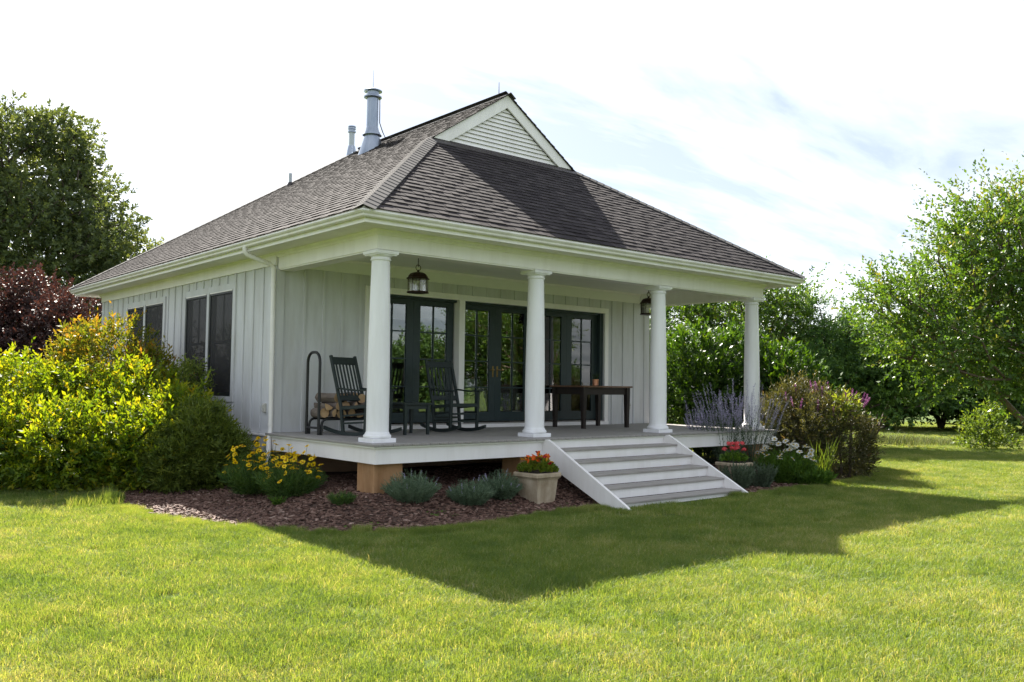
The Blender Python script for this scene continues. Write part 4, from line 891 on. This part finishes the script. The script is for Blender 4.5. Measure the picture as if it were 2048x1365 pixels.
# ---- beds: bushes and flowers on the right
B = [blob(1640, 880, 16.6, .95, .92), blob(1590, 850, 16.9, .65, .80), blob(1690, 900, 16.4, .45, .62)]
bud = shrub('butterfly_bush', 'rounded butterfly bush with magenta flower spikes right of the last column', 'shrub', footing(B), B, 'leaf_bud', 2900, 10, .075, .017, .24, .55, .85, .5, .25, stems=9, wild=.08)
P, Dn = in_blobs(B[:2], 900, .05, .25); k = (Dn[:, 2] > .55); P, Dn = P[k][:26], Dn[k][:26]
Q, G, t_ = along(P, Dn*.4+np.array([0, 0, 1.])+rng.normal(size=P.shape)*.25, .22, 26, 1.2, .1)
Qs, Gs = Q.reshape(len(P), 26, 3), G.reshape(len(P), 26, 3)
for q_, g_ in zip(Qs, Gs): leaves('flower_spike', q_-np.array(bud.location), g_, .028, .02, rng.random(26), 'bloom_magenta', bud)
B = [blob(1690, 810, 16.1, .22, .16), blob(1675, 840, 16.1, .15, .16)]
shrub('young_shrub', 'young bright yellow green shoot growing through the butterfly bush', 'plant', (B[0][0], B[0][1], 0), B, 'leaf_sapling', 40, 8, .12, .034, .22, .8, .8, .8, .2, stems=5, tb=.35)
def spiky(name, label, cat, base, n, h, spread, mat, m, ll, lw, bloom=None, bl=.3, nb=None, group=None, base_r=.06, ang=.55, tip=.0, bm=16, bs=.012, bw=.010, mound=.12):
    root = tag(empty(name, base), label, cat, group); a = rng.random(n)*6.28; r = np.sqrt(rng.random(n)); lean = r*spread
    P = np.stack([np.cos(a)*r*base_r, np.sin(a)*r*base_r, np.zeros(n)-.01], -1); Dv = np.stack([np.cos(a)*lean, np.sin(a)*lean, np.ones(n)], -1)+rng.normal(size=(n, 3))*.06; ln = h*(.75+.35*rng.random(n))*(1-mound*r)
    Q, G, t_ = along(P, Dv, ln, m, ang, .04, .05, .22); s = ll*(.7+.6*rng.random(len(Q)))
    leaves('foliage', Q, G, s, s*lw/ll, .45+np.repeat(rng.normal(size=n)*.14, m)+rng.normal(size=len(Q))*.12, mat, root)
    b = MB()
    U = unit(Dv)
    for k in range(0, n, max(1, n//60)): b.tube([P[k], P[k]+U[k]*ln[k]*.5, P[k]+U[k]*ln[k]-np.array([0, 0, .05*ln[k]])], [.004, .003, .0015], 4)
    mm = b.mesh('stem'); set_tint(mm, [.4]*len(mm.polygons)); link('stem', mm, mat, root)
    if bloom:
        kk = rng.permutation(n)[:nb]; E_ = P[kk]+U[kk]*ln[kk][:, None]*(1-bl*.4); Q, G, t_ = along(E_, U[kk]+rng.normal(size=(len(kk), 3))*.08, bl*h*(.7+.6*rng.random(len(kk))), bm, 1.1, .0, 0, .4)
        leaves('flower_spike', Q, G, bs, bw, rng.random(len(Q)), bloom, root)
    return root
for k, (px, py, r, h, lb, nb) in enumerate(((823, 1002, .15, .40, 'grey green lavender clump beside the corner pier, largest of three', 9), (940, 1008, .12, .34, 'grey green lavender clump, front one of the pair left of the planter', 6), (998, 996, .12, .38, 'grey green lavender clump, rear one of the pair left of the planter', 9))):
    spiky('lavender', lb, 'lavender', bed_at(px, py), 430, h, 1.0, 'leaf_lav', 22, .042, .007, 'bloom_purple', .22, nb, 'lavender clumps in front of the porch', r*1.25, .6, bm=14, mound=.38)
sg = bed_at(1430, 935)
for k, (px, py, h, lb) in enumerate(((1500, 938, 1.15, 'tall lilac flowered sage right of the stairs, near the last column'), (1455, 938, 1.15, 'tall lilac flowered sage right of the stairs, nearer the steps'), (1412, 930, .85, 'shorter lilac flowered sage leaning against the stair side'))):
    p_ = bed_at(px, py); spiky('flowering_sage', lb, 'sage', p_, 48, h, .46, 'leaf_sage', 26, .045, .014, 'bloom_purple', .46, 44, 'lilac sage beside the stairs', .14, .7, bm=56, bs=.026, bw=.011)
for px, py, lb in ((1478, 978, 'silvery low sage foliage at the foot of the stair side, nearer the planter'), (1520, 975, 'silvery low sage foliage in front of the daisies')):
    spiky('sage_foliage', lb, 'plant', bed_at(px, py), 110, .42, .5, 'leaf_sage', 20, .045, .014, None, group='low sage foliage right of the stairs', base_r=.14)
# flowers as single objects
def flower_mesh(kind):
    b = MB(); 
    if kind in ('yellow', 'daisy'):
        n, r0, r1, w = (8, .006, .026, .010) if kind == 'yellow' else (14, .008, .032, .006)
        for k in range(n):
            a = 2*math.pi*k/n; c, s = math.cos(a), math.sin(a); rr = r1*(.9+.2*random.random()); dz = random.uniform(-.004, .006)
            b.add([(c*r0, s*r0, 0), (c*rr*.7-s*w, s*rr*.7+c*w, .003+dz), (c*rr, s*rr, dz), (c*rr*.7+s*w, s*rr*.7-c*w, .003+dz)], [(0, 3, 2, 1)], 0)
        b.lathe([(.009, 0), (.009, .005), (.004, .009)], 8, mi=1)
    elif kind == 'nast':
        for k in range(5):
            a = 2*math.pi*k/5; c, s = math.cos(a), math.sin(a); w = .020
            b.add([(0, 0, -.012), (c*.022-s*w, s*.022+c*w, .010), (c*.042, s*.042, .012), (c*.022+s*w, s*.022-c*w, .010)], [(0, 3, 2, 1)], 0)
        b.lathe([(.006, -.01), (.003, .004)], 6, mi=1)
    else:
        for k in range(26):
            v = unit(np.array([random.gauss(0, 1), random.gauss(0, 1), abs(random.gauss(0, 1))+.1])); t1 = unit(np.cross(v, [.3, .5, .7])); t2 = np.cross(v, t1); c = v*.05
            b.add([c-t1*.016, c+t2*.016+v*.004, c+t1*.016, c-t2*.016+v*.004], [(0, 1, 2, 3)], 0)
        b.lathe([(.03, .0), (.04, .02), (.02, .045)], 8, mi=0)
    m = b.mesh('flower'); return m
def petal(name, c): MT[name] = tinted(name, [c, tuple(min(1, q*1.25) for q in c)], .5, .35, (1, 1, 1)); return name
for nme, c in (('petal_yellow', (.92, .60, .012)), ('petal_white', (.74, .74, .70)), ('petal_orange', (.72, .12, .012)), ('petal_red', (.30, .008, .02)), ('petal_amber', (.72, .34, .02)), ('petal_pink', (.68, .10, .11)), ('disc_brown', (.50, .25, .01)), ('disc_yellow', (.55, .38, .02))): petal(nme, c)
fm = {}
def flower(root, kind, petalm, disc, p_, tilt, sc_=1.0):
    key = (kind, petalm)
    if key not in fm:
        m = flower_mesh(kind); set_tint(m, [random.random() for _ in m.polygons]); m.materials.append(MT[petalm]); m.materials.append(MT[disc]); fm[key] = m
    o = bpy.data.objects.new('flower', fm[key]); COL.objects.link(o); o.parent = root; o.location = Vector([float(a) for a in p_]); o.rotation_euler = (random.gauss(0, tilt)-.2, random.gauss(0, tilt), random.random()*6.28); o.scale = (sc_,)*3
def flower_stems(root, tops, base_r, mat):
    b = MB()
    for p_ in tops: a = np.array(p_); b.tube([(a[0]*.5, a[1]*.5, 0), (a[0]*.8, a[1]*.8, a[2]*.5), a-np.array([0, 0, .004])], .0022, 4)
    mm = b.mesh('stem'); set_tint(mm, [.5]*len(mm.polygons)); link('stem', mm, mat, root)
rf = random.Random(11)
def coreopsis(px, py, label, n, h, rad, nf):
    base = bed_at(px, py); root = spiky('yellow_daisy_plant', label, 'flowers', base, n, h, 1.0, 'leaf_coreo', 20, .085, .009, group='yellow flowers by the downspout', base_r=rad*.7, ang=.75, mound=.30)
    tops = []
    for k in range(nf):
        a = rf.random()*6.28; r = math.sqrt(rf.random())*rad*1.25; tops.append((r*math.cos(a), r*math.sin(a), h*(.98-.30*(r/rad)**2)+rf.uniform(-.08, .22)))
    flower_stems(root, tops, rad, 'leaf_coreo')
    for p_ in tops: flower(root, 'yellow', 'petal_yellow', 'disc_brown', p_, .5, rf.uniform(1.2, 1.6))
coreopsis(520, 985, 'larger clump of yellow daisy flowers nearest the narrow leaved shrub', 330, .56, .40, 84)
coreopsis(582, 992, 'clump of yellow daisy flowers nearer the corner pier', 240, .48, .32, 62)
spiky('low_plant', 'small green feathery plant low in the mulch before the corner pier', 'plant', bed_at(684, 1008), 90, .16, .9, 'leaf_coreo', 14, .04, .006, base_r=.09)
spiky('seedling', 'tiny green seedling in the mulch below the yellow flowers', 'plant', bed_at(556, 1010), 30, .12, .9, 'leaf_fresh', 8, .06, .009, base_r=.03)
p_ = bed_at(1570, 966); root = spiky('daisy_plant', 'white daisies with leafy green stems in front of the butterfly bush', 'flowers', p_, 260, .55, .55, 'leaf_fresh', 18, .075, .016, base_r=.30)
tops = []
for k in range(42): a = rf.random()*6.28; r = math.sqrt(rf.random())*.55; tops.append((r*math.cos(a), r*math.sin(a), .70-.25*(r/.5)**2+rf.uniform(-.06, .08)))
flower_stems(root, tops, .3, 'leaf_fresh')
for q in tops: flower(root, 'daisy', 'petal_white', 'disc_yellow', q, .45, rf.uniform(1.5, 1.9))
spiky('leafy_perennial', 'low leafy green plant at the right end of the flower bed', 'plant', bed_at(1625, 972), 140, .30, .8, 'leaf_fresh', 12, .08, .022, base_r=.18)
spiky('grass_tuft', 'tall thin grass tuft at the edge of the right flower bed', 'grass tuft', bed_at(1648, 966), 18, .62, .35, 'leaf_sapling', 5, .32, .010, base_r=.03, ang=.25)
# ---- planters
def planter(px, py, label, s, rz):
    c = bed_at(px, py); t = tag(empty('stone_planter', c, rz), label, 'planter', 'stone planters either side of the stairs')
    def fr(h0, z0, h1, z1, b=None):
        b = b or MB(); b.add([(a*h0, d*h0, z0) for a, d in ((-1, -1), (1, -1), (1, 1), (-1, 1))]+[(a*h1, d*h1, z1) for a, d in ((-1, -1), (1, -1), (1, 1), (-1, 1))], MB.BF); return b
    fr(.165*s, -.03, .195*s, .285*s).build('body', 'stone', t)
    b = fr(.205*s, .285*s, .21*s, .30*s); b.cbox((0, 0, .335*s), (.47*s, .47*s, .07*s), .018*s); b.build('rim', 'stone', t)
    MB().box(-.20*s, .20*s, -.20*s, .20*s, .368*s, .374*s).build('soil', 'soil', t)
    return t, c
pl, c = planter(1074, 1000, 'square weathered stone planter with orange and red flowers left of the stairs', 1.0, R(4))
top = c+np.array([0, 0, .37]); root = tag(empty('nasturtium_plant', top), 'orange and red nasturtiums growing in the planter left of the stairs', 'flowers')
n = 420; a = rng.random(n)*6.28; r = np.sqrt(rng.random(n))*.25; P = np.stack([np.cos(a)*r, np.sin(a)*r, .01+rng.random(n)*.19*(1.15-r/.27)], -1)
leaves('foliage', P, np.stack([np.cos(a), np.sin(a), .3+rng.random(n)], -1), .055, .055, .3+.6*rng.random(n), 'leaf_sapling', root)
for k in range(26):
    a = k*2.399; r = math.sqrt((k+.5)/26)*.22; pm = ('petal_orange', 'petal_orange', 'petal_amber', 'petal_red')[k % 4]; flower(root, 'nast', pm, 'disc_yellow', (r*math.cos(a), r*math.sin(a), .24-.6*r+rf.random()*.07), .6, rf.uniform(.85, 1.1))
pl, c = planter(1468, 968, 'square stone planter with pink geraniums right of the stairs', .95, R(0))
top = c+np.array([0, 0, .35]); root = tag(empty('geranium_plant', top), 'pink geraniums growing in the planter right of the stairs', 'flowers')
n = 220; a = rng.random(n)*6.28; r = np.sqrt(rng.random(n))*.21; P = np.stack([np.cos(a)*r, np.sin(a)*r, .02+rng.random(n)*.14*(1.2-r/.25)], -1)
leaves('foliage', P, np.stack([np.cos(a), np.sin(a), .2+rng.random(n)], -1), .06, .06, .3+.6*rng.random(n), 'leaf_fresh', root)
for k in range(9):
    a = k*2.4; r = .05+.15*rf.random(); flower(root, 'ger', 'petal_pink', 'disc_yellow', (r*math.cos(a), r*math.sin(a), .18+rf.random()*.12), .3, rf.uniform(.75, 1.05))

# ------------------------------------------------------------------ loose ground cover
def blades(n, area, hmin, hmax, w, lean, seg2=True):
    x = (rng.random(n)-.5)*area; y = (rng.random(n)-.5)*area; h = (hmin+(hmax-hmin)*rng.random(n)**1.3)*np.where(rng.random(n) < .03, 1.5, 1.0); a = rng.random(n)*6.28; l = h*lean*(.3+rng.random(n)); ca, sa = np.cos(a), np.sin(a)
    f = rng.random(n)*6.28; wx, wy = np.cos(f)*w*.5, np.sin(f)*w*.5; z = np.zeros(n)
    b0 = np.stack([x-wx, y-wy, z-.008], -1); b1 = np.stack([x+wx, y+wy, z-.008], -1); mx_, my_ = x+ca*l*.35, y+sa*l*.35
    m0 = np.stack([mx_-wx*.8, my_-wy*.8, h*.6], -1); m1 = np.stack([mx_+wx*.8, my_+wy*.8, h*.6], -1); tp = np.stack([x+ca*l, y+sa*l, h*(1-.25*lean)], -1)
    t2 = tp+np.stack([wx*.15, wy*.15, z], -1)
    V = np.stack([b0, b1, m1, m0, tp, t2], 1).reshape(-1, 3); k = np.arange(n)[:, None]*6
    F = np.concatenate([k+np.array([0, 1, 2, 3]), k+np.array([3, 2, 5, 4])], 1).reshape(-1, 4)
    return V, F, np.repeat(np.clip(.42+rng.normal(size=n)*.17+.45*(rng.random(n) < .06), 0, 1), 2)
MT['grass'] = tinted('lawn_blade', [(.096, .168, .040), (.165, .243, .060), (.245, .303, .088), (.48, .43, .28)], .5, .48, (1.4, 1.25, .4), .25, noise=1.0, nscale=2.6, noise2=1.0, nscale2=.55)
srcs = []
for k, (nb, hm) in enumerate(((2700, .072), (2700, .062), (2400, .085))):
    V, F, T = blades(nb, .64, .024, hm, .0034, .85); me = np_mesh('lawn_tuft', V, F, T); me.materials.append(MT['grass']); srcs.append(bpy.data.objects.new('lawn_tuft', me))
pts = []
for lo, hi, sp in ((1.5, 11, .40), (11, 22, .46), (22, 46, .62)):
    gx, gy = np.meshgrid(np.arange(-17, 40, sp), np.arange(-17, 34, sp)); g = np.stack([gx.ravel(), gy.ravel()], -1); g = g+rng.uniform(-.45, .45, g.shape)*sp
    P = np.concatenate([g, gz(g[:, 0], g[:, 1])[:, None]], 1); pr = project(P); dep = pr[:, 2]
    k = (dep > lo) & (dep <= hi) & (pr[:, 0] > -1300) & (pr[:, 0] < 3400)
    e = .22; inb = np.zeros(len(g), bool)
    for ox, oy in ((0, 0), (e, 0), (-e, 0), (0, e), (0, -e)): inb |= inpoly(g[:, 0]+ox, g[:, 1]+oy, BED)
    k &= ~inb; pts.append(P[k])
# a ragged fringe of small tufts along the edge of the bed
fr_ = []
for i in range(len(BED)-4):
    a, b = BED[i], BED[i+1]; nseg = max(1, int(np.linalg.norm(b-a)/.10)); nrm = np.array([(b-a)[1], -(b-a)[0]])/np.linalg.norm(b-a)
    for j in range(nseg): q = a+(b-a)*(j+rng.random())/nseg+nrm*rng.uniform(-.02, .22)*(-1 if inpoly(np.array([(a+nrm*.1)[0]]), np.array([(a+nrm*.1)[1]]), BED)[0] else 1); fr_.append((q[0], q[1], float(gz(q[0], q[1]))))
fr_ = np.array([q for q in fr_ if not (2.5 < q[0] < 5.25 and q[1] > -1.95)])
P = np.concatenate(pts+[fr_]); n = len(P); nf_ = len(fr_); rot = np.zeros((n, 3)); rot[:, 2] = rng.random(n)*6.28; scl = np.ones((n, 3)); scl[:, 2] = .8+.5*rng.random(n); scl[-nf_:, :2] = .32; scl[-nf_:, 2] *= 1.15
dep = project(P)[:, 2]; far_ = dep > 22; scl[far_, :2] *= 1.35
sw_ = (np.hypot(P[:, 0]+2.3, P[:, 1]-2.6) < .55); scl[sw_, 2] *= 2.2
me = bpy.data.meshes.new('grass'); me.vertices.add(n); me.vertices.foreach_set('co', P.astype(np.float32).ravel())
for nm, arr in (('rot', rot), ('scl', scl)): me.attributes.new(nm, 'FLOAT_VECTOR', 'POINT').data.foreach_set('vector', arr.astype(np.float32).ravel())
me.attributes.new('pick', 'INT', 'POINT').data.foreach_set('value', rng.integers(0, 3, n).astype(np.int32))
grass = tag(link('grass', me, MT['grass']), 'short green lawn grass in front of the house', 'grass', kind='stuff')
ng = bpy.data.node_groups.new('grass_scatter', 'GeometryNodeTree'); ng.interface.new_socket('Geometry', in_out='INPUT', socket_type='NodeSocketGeometry'); ng.interface.new_socket('Geometry', in_out='OUTPUT', socket_type='NodeSocketGeometry')
gi = ng.nodes.new('NodeGroupInput'); go = ng.nodes.new('NodeGroupOutput'); mtp = ng.nodes.new('GeometryNodeMeshToPoints'); iop = ng.nodes.new('GeometryNodeInstanceOnPoints'); jg = ng.nodes.new('GeometryNodeJoinGeometry')
ng.links.new(gi.outputs[0], mtp.inputs[0]); ng.links.new(mtp.outputs[0], iop.inputs['Points']); ng.links.new(jg.outputs[0], iop.inputs['Instance']); iop.inputs['Pick Instance'].default_value = True
for s in srcs:
    oi = ng.nodes.new('GeometryNodeObjectInfo'); oi.inputs['Object'].default_value = s; oi.inputs['As Instance'].default_value = True; ng.links.new(oi.outputs['Geometry'], jg.inputs[0])
for nm, dt, sk in (('rot', 'FLOAT_VECTOR', 'Rotation'), ('scl', 'FLOAT_VECTOR', 'Scale'), ('pick', 'INT', 'Instance Index')):
    na = ng.nodes.new('GeometryNodeInputNamedAttribute'); na.data_type = dt; na.inputs[0].default_value = nm; ng.links.new(na.outputs[0], iop.inputs[sk])
ng.links.new(iop.outputs[0], go.inputs[0]); grass.modifiers.new('scatter', 'NODES').node_group = ng
# bark chips
MT['chip'] = tinted('bark_chip', [(.050, .026, .019), (.11, .060, .044), (.19, .115, .088), (.36, .26, .21)], .8, noise=.4, nscale=40)
n = 42000; x = rng.uniform(-3.2, 10.3, n*3); y = rng.uniform(-2.0, 3.6, n*3); k = inpoly(x, y, BED) & ~((x > .1) & (x < 8) & (y > 2.2)); x, y = x[k][:n], y[k][:n]; n = len(x)
L = .012+.028*rng.random(n)**1.6; W = L*(.35+.45*rng.random(n)); H = .003+.005*rng.random(n); cb = np.array([(-1, -1, -1), (1, -.8, -1), (.9, 1, -1), (-1, .7, -1), (-.9, -.8, 1), (.8, -.7, 1), (1, .8, 1), (-.8, 1, 1)])
yw = rng.random(n)*6.28; pt = rng.normal(size=n)*.28; V = cb[None]*np.stack([L, W, H], -1)[:, None]*(.8+.4*rng.random((n, 8, 1)))
c_, s_ = np.cos(pt)[:, None], np.sin(pt)[:, None]; vx, vz = V[..., 0]*c_-V[..., 2]*s_, V[..., 0]*s_+V[..., 2]*c_; c_, s_ = np.cos(yw)[:, None], np.sin(yw)[:, None]
V = np.stack([vx*c_-V[..., 1]*s_+x[:, None], vx*s_+V[..., 1]*c_+y[:, None], vz+(gz(x, y)+.016+.012*rng.random(n)+.010*np.sin(x*5+y*3)*np.sin(y*4.3-x))[:, None]], -1).reshape(-1, 3)
tag(link('bark_mulch', np_mesh('bark_mulch', V, (np.arange(n)[:, None, None]*8+bf[None]).reshape(-1, 4), np.repeat(np.clip(.40+rng.normal(size=n)*.22, 0, 1), 6), flat=True), 'chip'), 'reddish brown bark chips covering the beds around the porch', 'mulch', kind='stuff')
# tall dry grass along the far edge of the lawn
V, F, T = blades(9000, 1.0, .12, .42, .010, 1.0); c0 = at(1900, 774, 27); ex = RT*np.array([1, 1, 0]); ex /= np.linalg.norm(ex); ey = np.array([-ex[1], ex[0], 0]); u, w_ = V[:, 0].copy(), V[:, 1].copy()
bi = np.arange(len(V))//6; ju = (rng.random(9000)-.5)[bi]*13+u*.0; jw = (rng.random(9000)-.5)[bi]*3.2; cu = V[::6, 0][bi]; cw = V[::6, 1][bi]
Vw = np.array([c0[0], c0[1], 0])+ex*(ju+(u-cu))[:, None]+ey*(jw+(w_-cw))[:, None]; Vw[:, 2] = V[:, 2]*(.7+.5*np.sin(ju*.9)**2)
tag(link('meadow_grass', np_mesh('meadow_grass', Vw, F, T), 'dry_grass'), 'tall dry meadow grass along the far edge of the lawn', 'meadow grass', kind='stuff')
